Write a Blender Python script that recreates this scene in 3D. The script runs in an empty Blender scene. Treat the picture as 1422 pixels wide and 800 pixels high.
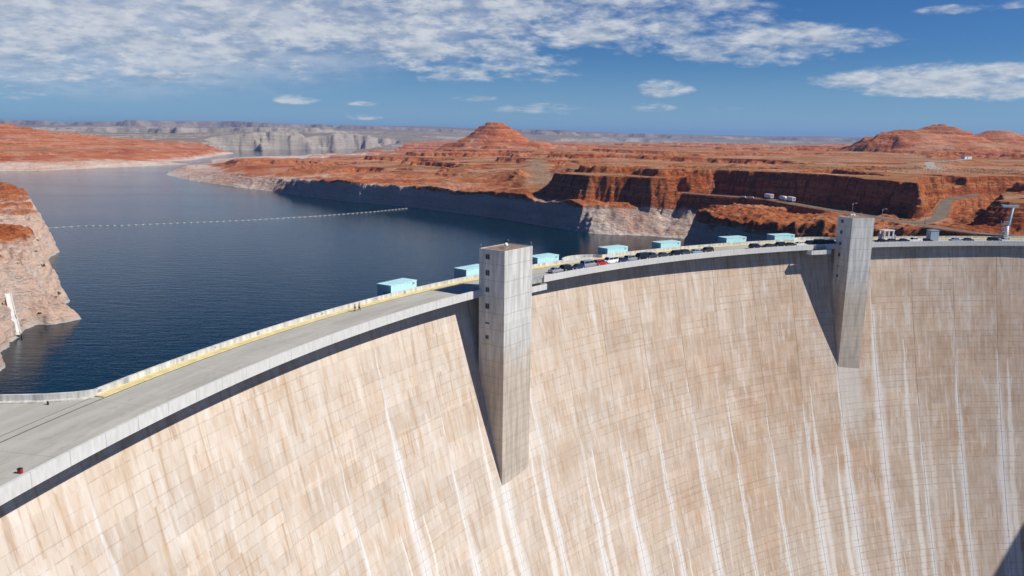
import bpy, bmesh, math, random
import numpy as np
from mathutils import Vector, Matrix
random.seed(7)
rng = np.random.default_rng(7)
scene = bpy.context.scene
COL = scene.collection
rad = math.radians

# ------------------------------------------------------------------ plan of the place (metres, z = 0 on the crest road)
ARC = (214.5, 34.2)       # centre of the arch
R0 = 274.0                # radius of the downstream edge of the crest
WATER = -23.8
CAMZ = 39.78


def P(th, ro, z=0.0):
    """point on the dam: th degrees round the arch centre, ro metres upstream of the crest edge"""
    a = rad(th)
    return (ARC[0] + (R0 + ro) * math.cos(a), ARC[1] + (R0 + ro) * math.sin(a), z)


def face_off(h, th=140.0):
    """offset of the downstream face from the crest edge, h metres below the fascia"""
    k = min(1.0, max(0.0, (118.0 - th) / 24.0))      # the overhang shrinks towards the right end
    return (5.3 - 3.0 * k) - (0.225 - .03 * k) * h - 0.00060 * h * h


# ------------------------------------------------------------------ helpers
def link(o, parent=None):
    COL.objects.link(o)
    if parent is not None:
        o.parent = parent
    return o


def tag(o, label=None, cat=None, group=None, kind=None):
    if label: o['label'] = label
    if cat: o['category'] = cat
    if group: o['group'] = group
    if kind: o['kind'] = kind
    return o


def empty(name, loc=(0, 0, 0), rz=0.0):
    o = bpy.data.objects.new(name, None)
    o.location = loc
    o.rotation_euler = (0, 0, rz)
    o.empty_display_size = 0.5
    return link(o)


class MB:
    def __init__(self):
        self.v = []; self.f = []; self.uv = []; self.smooth = []

    def add(self, vs, fs, smooth=False):
        n = len(self.v)
        self.v += [tuple(p) for p in vs]
        for f in fs:
            self.f.append(tuple(i + n for i in f)); self.smooth.append(smooth)
        return n

    def box(self, c, s, rz=0.0, taper=1.0):
        cx, cy, cz = c; sx, sy, sz = (q / 2 for q in s)
        ca, sa = math.cos(rz), math.sin(rz); vs = []
        for k in (-1, 1):
            t = taper if k > 0 else 1.0
            for i, j in ((-1, -1), (1, -1), (1, 1), (-1, 1)):
                x, y = i * sx * t, j * sy * t
                vs.append((cx + x * ca - y * sa, cy + x * sa + y * ca, cz + k * sz))
        self.add(vs, [(3, 2, 1, 0), (4, 5, 6, 7), (0, 1, 5, 4), (1, 2, 6, 5), (2, 3, 7, 6), (3, 0, 4, 7)])
        return self

    def bar(self, a, b, r, n=6, r2=None):
        a = Vector(a); b = Vector(b); d = (b - a).normalized()
        u = d.orthogonal().normalized(); w = d.cross(u)
        r2 = r if r2 is None else r2
        vs = []
        for p, rr in ((a, r), (b, r2)):
            for i in range(n):
                t = 2 * math.pi * i / n
                vs.append(p + (u * math.cos(t) + w * math.sin(t)) * rr)
        fs = [tuple(range(n))[::-1], tuple(range(n, 2 * n))]
        for i in range(n):
            j = (i + 1) % n
            fs.append((i, j, n + j, n + i))
        self.add(vs, fs, n > 7)
        return self

    def ball(self, c, r, n=8, m=6, sq=(1, 1, 1)):
        vs = []; fs = []
        for j in range(m + 1):
            ph = math.pi * j / m
            for i in range(n):
                t = 2 * math.pi * i / n
                vs.append((c[0] + r * sq[0] * math.sin(ph) * math.cos(t), c[1] + r * sq[1] * math.sin(ph) * math.sin(t), c[2] + r * sq[2] * math.cos(ph)))
        for j in range(m):
            for i in range(n):
                k = (i + 1) % n
                fs.append((j * n + i, (j + 1) * n + i, (j + 1) * n + k, j * n + k))
        self.add(vs, fs, True)
        return self

    def arc(self, prof, th0, th1, n, closed=True, ends=True):
        """sweep a profile of (ro, z) round the arch; UV = (metres along, metres of profile)"""
        pf = prof if callable(prof) else (lambda th: prof)
        base = len(self.v); m = len(pf(th0))
        for k in range(n + 1):
            th = th0 + (th1 - th0) * k / n
            for ro, z in pf(th):
                self.v.append(P(th, ro, z))
        last = m if closed else m - 1
        for k in range(n):
            for i in range(last):
                j = (i + 1) % m
                self.f.append((base + k * m + i, base + k * m + j, base + (k + 1) * m + j, base + (k + 1) * m + i)); self.smooth.append(False)
        if ends and closed:
            self.f.append(tuple(base + i for i in range(m))[::-1]); self.smooth.append(False)
            self.f.append(tuple(base + n * m + i for i in range(m))); self.smooth.append(False)
        return self

    def build(self, name, mat, parent=None, loc=None, bevel=0.0):
        me = bpy.data.meshes.new(name)
        me.from_pydata(self.v, [], self.f)
        me.polygons.foreach_set('use_smooth', self.smooth)
        bm = bmesh.new(); bm.from_mesh(me)
        bmesh.ops.recalc_face_normals(bm, faces=bm.faces)
        if bevel:
            bmesh.ops.bevel(bm, geom=list(bm.edges), offset=bevel, segments=1, affect='EDGES')
        bm.to_mesh(me); bm.free()
        me.materials.append(mat)
        o = bpy.data.objects.new(name, me)
        if loc: o.location = loc
        return link(o, parent)


# ------------------------------------------------------------------ node helper
class NT:
    def __init__(self, name):
        self.m = bpy.data.materials.new(name); self.m.use_nodes = True
        self.t = self.m.node_tree; self.t.nodes.clear()
        self.out = self.n('ShaderNodeOutputMaterial')

    def n(self, typ, **kw):
        nd = self.t.nodes.new(typ)
        for k, v in kw.items():
            setattr(nd, k, v)
        return nd

    def l(self, a, b):
        self.t.links.new(a, b)

    def put(self, sock, v):
        if hasattr(v, 'is_linked') or hasattr(v, 'links'):
            self.l(v, sock)
        else:
            if sock.type == 'RGBA' and isinstance(v, (tuple, list)) and len(v) == 3:
                v = (*v, 1)
            sock.default_value = v

    def math(self, op, a, b=None, c=None, clamp=False):
        nd = self.n('ShaderNodeMath', operation=op, use_clamp=clamp)
        self.put(nd.inputs[0], a)
        if b is not None: self.put(nd.inputs[1], b)
        if c is not None: self.put(nd.inputs[2], c)
        return nd.outputs[0]

    def ss(self, x, lo, hi, a=0.0, b=1.0):
        nd = self.n('ShaderNodeMapRange', interpolation_type='SMOOTHSTEP')
        self.put(nd.inputs['Value'], x); self.put(nd.inputs['From Min'], lo); self.put(nd.inputs['From Max'], hi)
        self.put(nd.inputs['To Min'], a); self.put(nd.inputs['To Max'], b)
        return nd.outputs[0]

    def mix(self, f, a, b, mode='MIX'):
        nd = self.n('ShaderNodeMix', data_type='RGBA', blend_type=mode)
        self.put(nd.inputs[0], f); self.put(nd.inputs[6], a); self.put(nd.inputs[7], b)
        return nd.outputs[2]

    def vec(self, x, y, z=0.0):
        nd = self.n('ShaderNodeCombineXYZ')
        for i, v in enumerate((x, y, z)): self.put(nd.inputs[i], v)
        return nd.outputs[0]

    def sep(self, v):
        nd = self.n('ShaderNodeSeparateXYZ'); self.l(v, nd.inputs[0]); return nd.outputs

    def noise(self, vec, scale=1.0, detail=4.0, rough=0.55, dist=0.0):
        nd = self.n('ShaderNodeTexNoise')
        self.l(vec, nd.inputs['Vector'])
        nd.inputs['Scale'].default_value = scale; nd.inputs['Detail'].default_value = detail
        nd.inputs['Roughness'].default_value = rough; nd.inputs['Distortion'].default_value = dist
        return nd.outputs['Fac']

    def white(self, vec):
        nd = self.n('ShaderNodeTexWhiteNoise'); self.l(vec, nd.inputs['Vector']); return nd.outputs['Value']

    def scale(self, v, s):
        nd = self.n('ShaderNodeVectorMath', operation='MULTIPLY'); self.l(v, nd.inputs[0]); nd.inputs[1].default_value = s
        return nd.outputs[0]

    def ramp(self, x, stops):
        nd = self.n('ShaderNodeValToRGB'); self.l(x, nd.inputs[0])
        e = nd.color_ramp.elements
        while len(e) < len(stops): e.new(0.5)
        for i, (p, c) in enumerate(stops):
            e[i].position = p; e[i].color = (*c, 1)
        return nd.outputs[0]

    def pos(self):
        return self.n('ShaderNodeNewGeometry').outputs['Position']

    def attr(self, name):
        return self.n('ShaderNodeAttribute', attribute_name=name).outputs

    def bsdf(self, col, rough=0.8, bump=None, bd=0.1, metal=0.0, spec=0.3, bstr=1.0):
        b = self.n('ShaderNodeBsdfPrincipled')
        self.put(b.inputs['Base Color'], col); self.put(b.inputs['Roughness'], rough)
        b.inputs['Metallic'].default_value = metal; b.inputs['Specular IOR Level'].default_value = spec
        if bump is not None:
            bn = self.n('ShaderNodeBump'); self.l(bump, bn.inputs['Height'])
            bn.inputs['Distance'].default_value = bd; bn.inputs['Strength'].default_value = bstr
            self.l(bn.outputs[0], b.inputs['Normal'])
        self.l(b.outputs[0], self.out.inputs['Surface'])
        return self.m


def simple(name, col, rough=0.6, metal=0.0, vary=0.12, scale=2.0, spec=0.4):
    t = NT(name)
    co = t.n('ShaderNodeTexCoord').outputs['Object']
    n = t.noise(co, scale, 4)
    c = t.mix(t.ss(n, 0.3, 0.7), tuple(q * (1 - vary) for q in col), tuple(min(1, q * (1 + vary)) for q in col))
    return t.bsdf(c, rough, metal=metal, spec=spec)


# ------------------------------------------------------------------ materials
def arch_uv(t):
    """u = metres along the arch, v = world height, from the position (works on every part of the dam)"""
    p = t.sep(t.pos())
    dx = t.math('SUBTRACT', p[0], ARC[0]); dy = t.math('SUBTRACT', p[1], ARC[1])
    ang = t.math('ARCTAN2', dy, dx)
    return t.math('MULTIPLY', ang, R0), p[2], dx, dy


def dam_face_material():
    t = NT('weathered_dam_concrete')
    u, z, _, _ = arch_uv(t)
    h = t.math('MULTIPLY', z, -1.0)
    w2, w1 = 18.3, 2.29
    uo = t.math('ADD', u, 0.5 + w2 * 0.33)     # the joints fall where the photo shows them
    # vertical streaks, stretched along the slope
    n1 = t.noise(t.vec(t.math('MULTIPLY', u, 0.50), t.math('MULTIPLY', z, 0.085)), 1.0, 7, 0.66)
    n2 = t.noise(t.vec(t.math('MULTIPLY', u, 1.4), t.math('MULTIPLY', z, 0.13), 5.0), 1.0, 5, 0.6)
    n3 = t.noise(t.vec(t.math('MULTIPLY', u, 0.05), t.math('MULTIPLY', z, 0.03), 2.0), 1.0, 3, 0.5)
    n4 = t.noise(t.vec(t.math('MULTIPLY', u, 0.16), t.math('MULTIPLY', z, 0.22), 8.0), 1.0, 5, 0.65)
    s = t.math('ADD', t.math('MULTIPLY', n1, 0.40), t.math('ADD', t.math('MULTIPLY', n3, 0.35), t.math('MULTIPLY', n4, 0.25)))
    col = t.ramp(s, [(0.34, (0.37, 0.24, 0.155)), (0.42, (0.44, 0.31, 0.215)), (0.49, (0.485, 0.365, 0.27)), (0.55, (0.525, 0.42, 0.33)), (0.63, (0.57, 0.50, 0.435))])
    col = t.mix(t.math('MULTIPLY', t.ss(u, 560.0, 700.0), 0.55), col, t.mix(t.ss(n1, 0.36, 0.6), (0.55, 0.46, 0.365), (0.60, 0.56, 0.505)))
    # lift and form panels
    cu = t.math('FLOOR', t.math('DIVIDE', uo, w2)); cl = t.math('FLOOR', t.math('DIVIDE', z, w1))
    c2 = t.math('FLOOR', t.math('DIVIDE', z, w1 * 3.0)); cs = t.math('FLOOR', t.math('DIVIDE', uo, w2 / 3.0))
    r1 = t.white(t.vec(cu, cl)); r2 = t.white(t.vec(cs, c2, 3.0)); r3 = t.white(t.vec(cu, c2, 9.0)); r4 = t.white(t.vec(cs, cl, 7.0))
    tint = t.math('ADD', t.math('MULTIPLY', r1, 0.04), t.math('ADD', t.math('MULTIPLY', r2, 0.13), t.math('ADD', t.math('MULTIPLY', r3, 0.08), t.math('MULTIPLY', r4, 0.08))))
    tint = t.math('ADD', tint, 0.835)
    col = t.mix(1.0, col, t.vec(tint, tint, tint), 'MULTIPLY')
    # orange leaching
    org = t.ss(t.math('ADD', t.math('MULTIPLY', n4, 0.5), t.math('MULTIPLY', n2, 0.5)), 0.53, 0.68)
    col = t.mix(t.math('MULTIPLY', org, 0.5), col, (0.55, 0.33, 0.17))
    # brown drip streaks
    drip = t.ss(n2, 0.60, 0.74)
    col = t.mix(t.math('MULTIPLY', drip, 0.34), col, (0.31, 0.21, 0.135))
    hair = t.noise(t.vec(t.math('MULTIPLY', u, 2.2), t.math('MULTIPLY', z, 0.22), 11.0), 1.0, 5, 0.7)
    patch = t.ss(t.noise(t.vec(t.math('MULTIPLY', u, 0.13), t.math('MULTIPLY', z, 0.10), 31.0), 1.0, 4, 0.65), 0.40, 0.62)
    col = t.mix(t.math('MULTIPLY', t.math('MULTIPLY', t.ss(hair, 0.53, 0.66), patch), 0.22), col, (0.34, 0.235, 0.155))
    col = t.mix(t.math('MULTIPLY', t.ss(hair, 0.46, 0.34), 0.16), col, (0.66, 0.62, 0.565))
    blot = t.noise(t.vec(t.math('MULTIPLY', u, 0.09), t.math('MULTIPLY', z, 0.05), 41.0), 1.0, 4, 0.6)
    col = t.mix(t.math('MULTIPLY', t.ss(blot, 0.52, 0.64), 0.35), col, (0.44, 0.31, 0.205))
    # grey lower, darker to the middle of the canyon
    low = t.math('MULTIPLY', t.ss(h, 30.0, 120.0), t.ss(n3, 0.3, 0.62))
    col = t.mix(t.math('MULTIPLY', low, 0.55), col, (0.46, 0.405, 0.345))
    # upper band of paler, fresher concrete
    up = t.math('MULTIPLY', t.ss(h, 22.0, 8.0), t.ss(n1, 0.35, 0.6))
    col = t.mix(t.math('MULTIPLY', up, 0.3), col, (0.64, 0.54, 0.44))
    # runs that start and stop at the lift joints, panel by panel
    row = t.math('FLOOR', t.math('ADD', t.math('DIVIDE', z, w1 * 4.0), t.math('MULTIPLY', t.white(t.vec(cs, 5.0, 3.0)), 3.0)))
    pr = t.noise(t.vec(t.math('MULTIPLY', u, 0.85), t.math('ADD', t.math('MULTIPLY', z, 0.05), t.math('MULTIPLY', row, 7.3)), 23.0), 1.0, 5, 0.65)
    col = t.mix(t.math('MULTIPLY', t.ss(pr, 0.54, 0.66), 0.42), col, (0.66, 0.62, 0.57))
    col = t.mix(t.math('MULTIPLY', t.ss(pr, 0.46, 0.34), 0.55), col, (0.36, 0.225, 0.135))
    # white lime streaks that start at random depths under the contraction joints
    jn = t.math('ROUND', t.math('DIVIDE', uo, w2))
    wob = t.math('MULTIPLY', t.math('SUBTRACT', t.noise(t.vec(jn, t.math('MULTIPLY', z, 0.06), 4.0), 1.0, 3), 0.5), 3.0)
    dj = t.math('ABSOLUTE', t.math('SUBTRACT', t.math('ADD', uo, wob), t.math('MULTIPLY', jn, w2)))
    start = t.math('MULTIPLY', t.white(t.vec(jn, 3.0, 1.0)), 55.0)
    dep = t.math('SUBTRACT', h, start)
    grow = t.math('MULTIPLY', t.ss(dep, 0.0, 60.0, 0.5, 4.4), t.math('ADD', 0.35, t.math('MULTIPLY', t.white(t.vec(jn, 5.0, 11.0)), 0.6)))
    edge = t.math('MULTIPLY', grow, t.math('ADD', n1, 0.35))
    lime = t.math('MULTIPLY', t.ss(dj, t.math('MULTIPLY', edge, 1.25), t.math('MULTIPLY', edge, 0.15)), t.ss(dep, 0.0, 4.0))
    lime = t.math('MULTIPLY', lime, t.ss(n2, 0.27, 0.50, 0.3, 1.0))
    col = t.mix(t.math('MULTIPLY', lime, 0.78), col, (0.69, 0.69, 0.685))
    # secondary streaks halfway between
    hw = w2 / 2.0
    jm = t.math('ROUND', t.math('DIVIDE', t.math('ADD', uo, 4.1), hw))
    dm = t.math('ABSOLUTE', t.math('SUBTRACT', t.math('ADD', uo, t.math('ADD', wob, 4.1)), t.math('MULTIPLY', jm, hw)))
    st2 = t.math('ADD', 25.0, t.math('MULTIPLY', t.white(t.vec(jm, 8.0, 2.0)), 95.0))
    d2 = t.math('SUBTRACT', h, st2)
    e2 = t.math('MULTIPLY', t.ss(d2, 0.0, 35.0, 0.35, 1.9), t.math('ADD', n1, 0.3))
    lime2 = t.math('MULTIPLY', t.ss(dm, t.math('MULTIPLY', e2, 1.1), t.math('MULTIPLY', e2, 0.4)), t.ss(d2, 0.0, 1.5))
    col = t.mix(t.math('MULTIPLY', t.math('MULTIPLY', lime2, t.ss(t.white(t.vec(jm, 1.0, 17.0)), 0.2, 0.5)), 0.75), col, (0.70, 0.66, 0.61))
    # broad pale washes
    n5 = t.noise(t.vec(t.math('MULTIPLY', u, 0.26), t.math('MULTIPLY', z, 0.05), 14.0), 1.0, 5, 0.7)
    col = t.mix(t.math('MULTIPLY', t.ss(n5, 0.54, 0.66), 0.45), col, (0.68, 0.64, 0.60))
    col = t.mix(t.math('MULTIPLY', t.ss(n5, 0.42, 0.30), 0.30), col, (0.42, 0.30, 0.20))
    foot = t.math('MULTIPLY', t.math('MULTIPLY', t.ss(u, 513.0, 514.5), t.ss(u, 525.5, 524.0)), t.math('MULTIPLY', t.ss(h, 40.0, 44.0), t.ss(h, 80.0, 55.0)))
    col = t.mix(t.math('MULTIPLY', foot, 0.55), col, (0.56, 0.55, 0.53))
    # joints
    jw = t.math('ABSOLUTE', t.math('SUBTRACT', uo, t.math('MULTIPLY', jn, w2)))
    joint = t.ss(jw, 0.26, 0.10)
    lz = t.math('ABSOLUTE', t.math('SUBTRACT', t.math('FRACT', t.math('DIVIDE', z, w1)), 0.5))
    gate = t.ss(t.white(t.vec(cu, cl, 21.0)), 0.0, 0.75)
    lift = t.math('MULTIPLY', t.math('MULTIPLY', t.ss(lz, 0.41, 0.465), gate), t.ss(t.noise(t.vec(t.math('MULTIPLY', u, 0.55), t.math('MULTIPLY', cl, 3.1), 17.0), 1.0, 4, 0.7), 0.40, 0.56))
    sub = t.math('ABSOLUTE', t.math('SUBTRACT', t.math('FRACT', t.math('DIVIDE', uo, w2 / 3.0)), 0.5))
    subj = t.math('MULTIPLY', t.ss(sub, 0.483, 0.495), t.ss(r2, 0.3, 0.8))
    ln = t.math('ADD', t.math('MULTIPLY', joint, 0.38), t.math('ADD', t.math('MULTIPLY', lift, 0.60), t.math('MULTIPLY', subj, 0.22)), clamp=True)
    ln = t.math('MULTIPLY', ln, t.ss(u, 590.0, 690.0, 0.92, 0.42))
    col = t.mix(ln, col, (0.25, 0.19, 0.145))
    # seeping construction lines, pale
    q = t.math('ABSOLUTE', t.math('SUBTRACT', t.math('FRACT', t.math('DIVIDE', t.math('ADD', z, t.math('MULTIPLY', n3, 3.0)), w1 * 11.0)), 0.5))
    seep = t.math('MULTIPLY', t.ss(q, 0.484, 0.497), t.ss(n5, 0.38, 0.55))
    col = t.mix(t.math('MULTIPLY', t.math('MULTIPLY', seep, t.ss(t.white(t.vec(cu, c2, 51.0)), 0.3, 0.7)), 0.4), col, (0.68, 0.56, 0.46))
    bmp = t.math('SUBTRACT', t.math('MULTIPLY', n2, 0.4), t.math('ADD', t.math('MULTIPLY', lift, 0.5), joint))
    return t.bsdf(col, 0.9, bmp, 0.05, spec=0.15)


def concrete(name, base, streak=0.25, tan=None, tan_top=None, grime=(0.30, 0.29, 0.27), lines=0.0, ls=4.2):
    t = NT(name)
    p = t.pos(); s = t.sep(p)
    st = t.noise(t.scale(p, (0.9, 0.9, 0.10)), 1.0, 6, 0.62)
    pt = t.noise(p, 0.25, 5, 0.6)
    fine = t.noise(p, 3.0, 4, 0.6)
    c = t.mix(t.ss(st, 0.35, 0.66), tuple(q * (1 - streak) for q in base), tuple(q * (1 + 0.5 * streak) for q in base))
    c = t.mix(t.math('MULTIPLY', t.ss(pt, 0.5, 0.72), 0.35), c, tuple(q * 0.86 for q in base))
    c = t.mix(t.math('MULTIPLY', t.ss(fine, 0.55, 0.75), 0.25), c, grime)
    if tan is not None:
        f = t.ss(t.math('ADD', s[2], t.math('MULTIPLY', t.math('SUBTRACT', pt, 0.5), 26.0)), tan_top + 4.0, tan_top - 7.0)
        tc = t.ramp(st, [(0.34, tuple(q * 0.78 for q in tan)), (0.5, tan), (0.64, tuple(q * 1.14 for q in tan))])
        c = t.mix(t.math('MULTIPLY', f, 0.85), c, tc)
    b = fine
    if lines:
        lz = t.math('ABSOLUTE', t.math('SUBTRACT', t.math('FRACT', t.math('DIVIDE', t.math('ADD', s[2], 0.5), ls)), 0.5))
        li = t.ss(lz, 0.484, 0.495)
        l2 = t.math('ABSOLUTE', t.math('SUBTRACT', t.math('FRACT', t.math('DIVIDE', s[2], 2.1)), 0.5))
        lj = t.math('MULTIPLY', t.ss(l2, 0.47, 0.49), t.ss(s[2], -10.0, -25.0))
        band = t.white(t.vec(t.math('FLOOR', t.math('DIVIDE', t.math('ADD', s[2], 0.5 + ls / 2), ls)), 1.0, 2.0))
        bb = t.math('ADD', t.math('MULTIPLY', band, 0.10), 0.93)
        c = t.mix(1.0, c, t.vec(bb, bb, bb), 'MULTIPLY')
        c = t.mix(t.math('MULTIPLY', t.math('MAXIMUM', li, t.math('MULTIPLY', lj, 0.6)), lines), c, (0.2, 0.18, 0.16))
    return t.bsdf(c, 0.88, b, 0.03, spec=0.2)


def parapet_material():
    t = NT('pale_parapet_concrete')
    u, z, _, _ = arch_uv(t)
    st = t.noise(t.vec(t.math('MULTIPLY', u, 1.2), t.math('MULTIPLY', z, 0.25)), 1.0, 6, 0.65)
    pan = t.math('FLOOR', t.math('DIVIDE', u, 6.1))
    r = t.white(t.vec(pan, 2.0))
    c = t.mix(t.ss(st, 0.34, 0.66), (0.54, 0.535, 0.51), (0.64, 0.635, 0.615))
    c = t.mix(t.math('MULTIPLY', r, 0.25), c, (0.50, 0.485, 0.44))
    jl = t.math('ABSOLUTE', t.math('SUBTRACT', t.math('FRACT', t.math('DIVIDE', u, 6.1)), 0.5))
    c = t.mix(t.math('MULTIPLY', t.ss(jl, 0.488, 0.496), 0.6), c, (0.22, 0.21, 0.19))
    dr = t.noise(t.vec(t.math('MULTIPLY', u, 0.5), t.math('MULTIPLY', z, 0.1), 3.0), 1.0, 5, 0.7)
    c = t.mix(t.math('MULTIPLY', t.ss(dr, 0.57, 0.7), 0.35), c, (0.40, 0.37, 0.30))
    return t.bsdf(c, 0.88, st, 0.02, spec=0.2)


def road_material():
    t = NT('worn_crest_concrete')
    u, z, dx, dy = arch_uv(t)
    r = t.math('SUBTRACT', t.math('SQRT', t.math('ADD', t.math('MULTIPLY', dx, dx), t.math('MULTIPLY', dy, dy))), R0)
    a = t.noise(t.vec(t.math('MULTIPLY', u, 0.06), t.math('MULTIPLY', r, 0.35)), 1.0, 5, 0.6)
    b = t.noise(t.vec(t.math('MULTIPLY', u, 0.5), t.math('MULTIPLY', r, 0.7), 4.0), 1.0, 6, 0.65)
    pan = t.white(t.vec(t.math('FLOOR', t.math('DIVIDE', u, 18.3)), t.math('FLOOR', t.math('DIVIDE', r, 4.0))))
    c = t.mix(t.ss(a, 0.35, 0.65), (0.35, 0.335, 0.29), (0.45, 0.435, 0.385))
    c = t.mix(t.math('MULTIPLY', t.ss(b, 0.5, 0.7), 0.4), c, (0.24, 0.225, 0.195))
    c = t.mix(t.math('MULTIPLY', pan, 0.3), c, (0.43, 0.415, 0.37))
    ed = t.math('ABSOLUTE', t.math('SUBTRACT', r, 8.7))
    c = t.mix(t.math('MULTIPLY', t.ss(r, 8.3, 8.9), 0.35), c, (0.42, 0.405, 0.355))
    jl = t.math('ABSOLUTE', t.math('SUBTRACT', t.math('FRACT', t.math('DIVIDE', u, 18.3)), 0.5))
    c = t.mix(t.math('MULTIPLY', t.ss(jl, 0.4965, 0.4985), 0.5), c, (0.12, 0.115, 0.10))
    return t.bsdf(c, 0.9, b, 0.01, spec=0.2)


def terrain_material(name='sandstone', far=False):
    t = NT(name)
    p = t.pos(); s = t.sep(p)
    nz = t.sep(t.n('ShaderNodeNewGeometry').outputs['True Normal'])[2]
    big = t.noise(p, 0.012, 5, 0.6); mid = t.noise(p, 0.07, 6, 0.65); fin = t.noise(p, 0.6, 5, 0.65)
    strata = t.noise(t.vec(t.math('MULTIPLY', s[0], 0.006), t.math('MULTIPLY', s[1], 0.006), t.math('ADD', t.math('MULTIPLY', s[2], 0.20), t.math('MULTIPLY', mid, 1.6))), 1.0, 5, 0.65)
    red = t.ramp(strata, [(0.30, (0.25, 0.055, 0.017)), (0.42, (0.37, 0.095, 0.029)), (0.50, (0.48, 0.145, 0.048)), (0.58, (0.57, 0.22, 0.095)), (0.65, (0.43, 0.11, 0.036)), (0.74, (0.33, 0.08, 0.026))])
    red = t.mix(t.math('MULTIPLY', t.ss(fin, 0.52, 0.64), 0.42), red, (0.16, 0.042, 0.018))
    vst = t.noise(t.vec(t.math('MULTIPLY', s[0], 0.35), t.math('MULTIPLY', s[1], 0.35), t.math('MULTIPLY', s[2], 0.03)), 1.0, 5, 0.65)
    steep = t.ss(nz, 0.75, 0.45)
    red = t.mix(t.math('MULTIPLY', t.math('MULTIPLY', steep, t.ss(vst, 0.48, 0.62)), 0.65), red, (0.10, 0.03, 0.016))
    # sand, scrub and wash on the flats
    flat = t.math('MULTIPLY', t.ss(t.math('ADD', nz, t.math('MULTIPLY', mid, 0.10)), 0.975, 1.03), t.ss(s[2], -7.0, 3.0))
    sand = t.mix(t.ss(mid, 0.38, 0.62), (0.43, 0.165, 0.06), (0.39, 0.22, 0.10))
    sand = t.mix(t.math('MULTIPLY', t.ss(big, 0.42, 0.62), 0.75), sand, (0.26, 0.21, 0.10))
    speck = t.noise(p, 0.9, 3, 0.7)
    sand = t.mix(t.math('MULTIPLY', t.ss(speck, 0.55, 0.63), 0.6), sand, (0.09, 0.085, 0.035))
    pinkn = t.noise(p, 0.02, 5, 0.65)
    sand = t.mix(t.math('MULTIPLY', t.ss(pinkn, 0.48, 0.58), 0.85), sand, (0.56, 0.32, 0.20))
    red = t.mix(t.math('MULTIPLY', t.math('MULTIPLY', t.ss(pinkn, 0.50, 0.60), t.ss(nz, 0.7, 0.9)), 0.6), red, (0.58, 0.31, 0.19))
    sand = t.mix(t.math('MULTIPLY', t.ss(pinkn, 0.44, 0.36), 0.8), sand, (0.30, 0.075, 0.026))
    col = t.mix(t.math('MULTIPLY', flat, 0.68), red, sand)
    wx = t.math('ABSOLUTE', t.math('ADD', t.math('SUBTRACT', s[0], 24.0), t.math('MULTIPLY', t.math('SUBTRACT', t.noise(p, 0.05, 7, 0.75), 0.5), 52.0)))
    wash = t.math('MULTIPLY', t.ss(wx, 8.5, 6.0), t.math('MULTIPLY', t.ss(s[1], 575.0, 620.0), t.ss(s[1], 1000.0, 850.0)))
    col = t.mix(t.math('MULTIPLY', wash, 0.62), col, t.mix(t.ss(speck, 0.45, 0.6), (0.31, 0.235, 0.15), (0.20, 0.165, 0.09)))
    nearbank = t.math('MULTIPLY', t.ss(s[0], -80.0, -100.0), t.ss(s[1], 720.0, 650.0))
    # bleached band up to the full-pool level
    wav = t.noise(t.scale(p, (0.05, 0.05, 0.3)), 1.0, 4, 0.6)
    west = t.math('MAXIMUM', t.math('MULTIPLY', t.ss(s[0], -190.0, -280.0), t.ss(s[1], 830.0, 900.0)), 0.0)
    lvl = t.math('ADD', t.math('SUBTRACT', t.math('ADD', t.math('ADD', s[2], 7.6), t.math('ADD', t.math('MULTIPLY', west, 5.2), t.math('MULTIPLY', t.math('MULTIPLY', west, t.ss(s[1], 1350.0, 1500.0)), 6.5))), t.math('MULTIPLY', nearbank, 4.0)), t.math('MULTIPLY', t.math('SUBTRACT', wav, 0.5), 11.0))
    ring = t.ss(lvl, 1.6, -1.4)
    pale = t.ramp(t.math('ADD', t.math('MULTIPLY', strata, 0.6), t.math('MULTIPLY', fin, 0.4)), [(0.34, (0.46, 0.25, 0.17)), (0.44, (0.58, 0.41, 0.32)), (0.52, (0.67, 0.55, 0.46)), (0.62, (0.73, 0.65, 0.575))])
    pink = t.ss(t.noise(p, 0.028, 4, 0.6), 0.42, 0.62)
    pale = t.mix(t.math('MULTIPLY', pink, 0.55), pale, (0.56, 0.30, 0.20))
    pale = t.mix(t.math('MULTIPLY', steep, 0.5), pale, (0.64, 0.57, 0.515))
    pale = t.mix(t.math('MULTIPLY', t.ss(fin, 0.55, 0.64), 0.42), pale, (0.30, 0.17, 0.12))
    pale = t.mix(t.math('MULTIPLY', t.math('MULTIPLY', nearbank, t.ss(mid, 0.38, 0.52)), 0.75), pale, (0.74, 0.47, 0.33))
    pale = t.mix(t.math('MULTIPLY', nearbank, 0.22), pale, (0.80, 0.73, 0.66))
    wet = t.ss(s[2], WATER + 1.3, WATER + 0.5)
    pale = t.mix(t.math('MULTIPLY', wet, 0.8), pale, (0.62, 0.58, 0.53))
    col = t.mix(t.math('MULTIPLY', ring, 0.95), col, pale)
    if far:
        wh = t.ramp(strata, [(0.34, (0.30, 0.24, 0.19)), (0.46, (0.42, 0.37, 0.32)), (0.56, (0.30, 0.25, 0.205)), (0.68, (0.45, 0.40, 0.35))])
        wh = t.mix(t.math('MULTIPLY', t.ss(s[1], 4500.0, 6500.0), 0.8), wh, t.mix(t.ss(big, 0.4, 0.6), (0.20, 0.13, 0.105), (0.30, 0.24, 0.20)))
        flt = t.ss(nz, 0.90, 0.985)
        wh = t.mix(t.math('MULTIPLY', flt, 0.7), wh, (0.21, 0.165, 0.115))
        col = wh
    rock = t.noise(t.scale(p, (0.16, 0.16, 0.42)), 1.0, 9, 0.68)
    crack = t.n('ShaderNodeTexVoronoi', feature='DISTANCE_TO_EDGE')
    t.l(t.scale(p, (0.11, 0.11, 0.22)), crack.inputs['Vector'])
    ck = t.ss(crack.outputs['Distance'], 0.0, 0.09)
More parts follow.
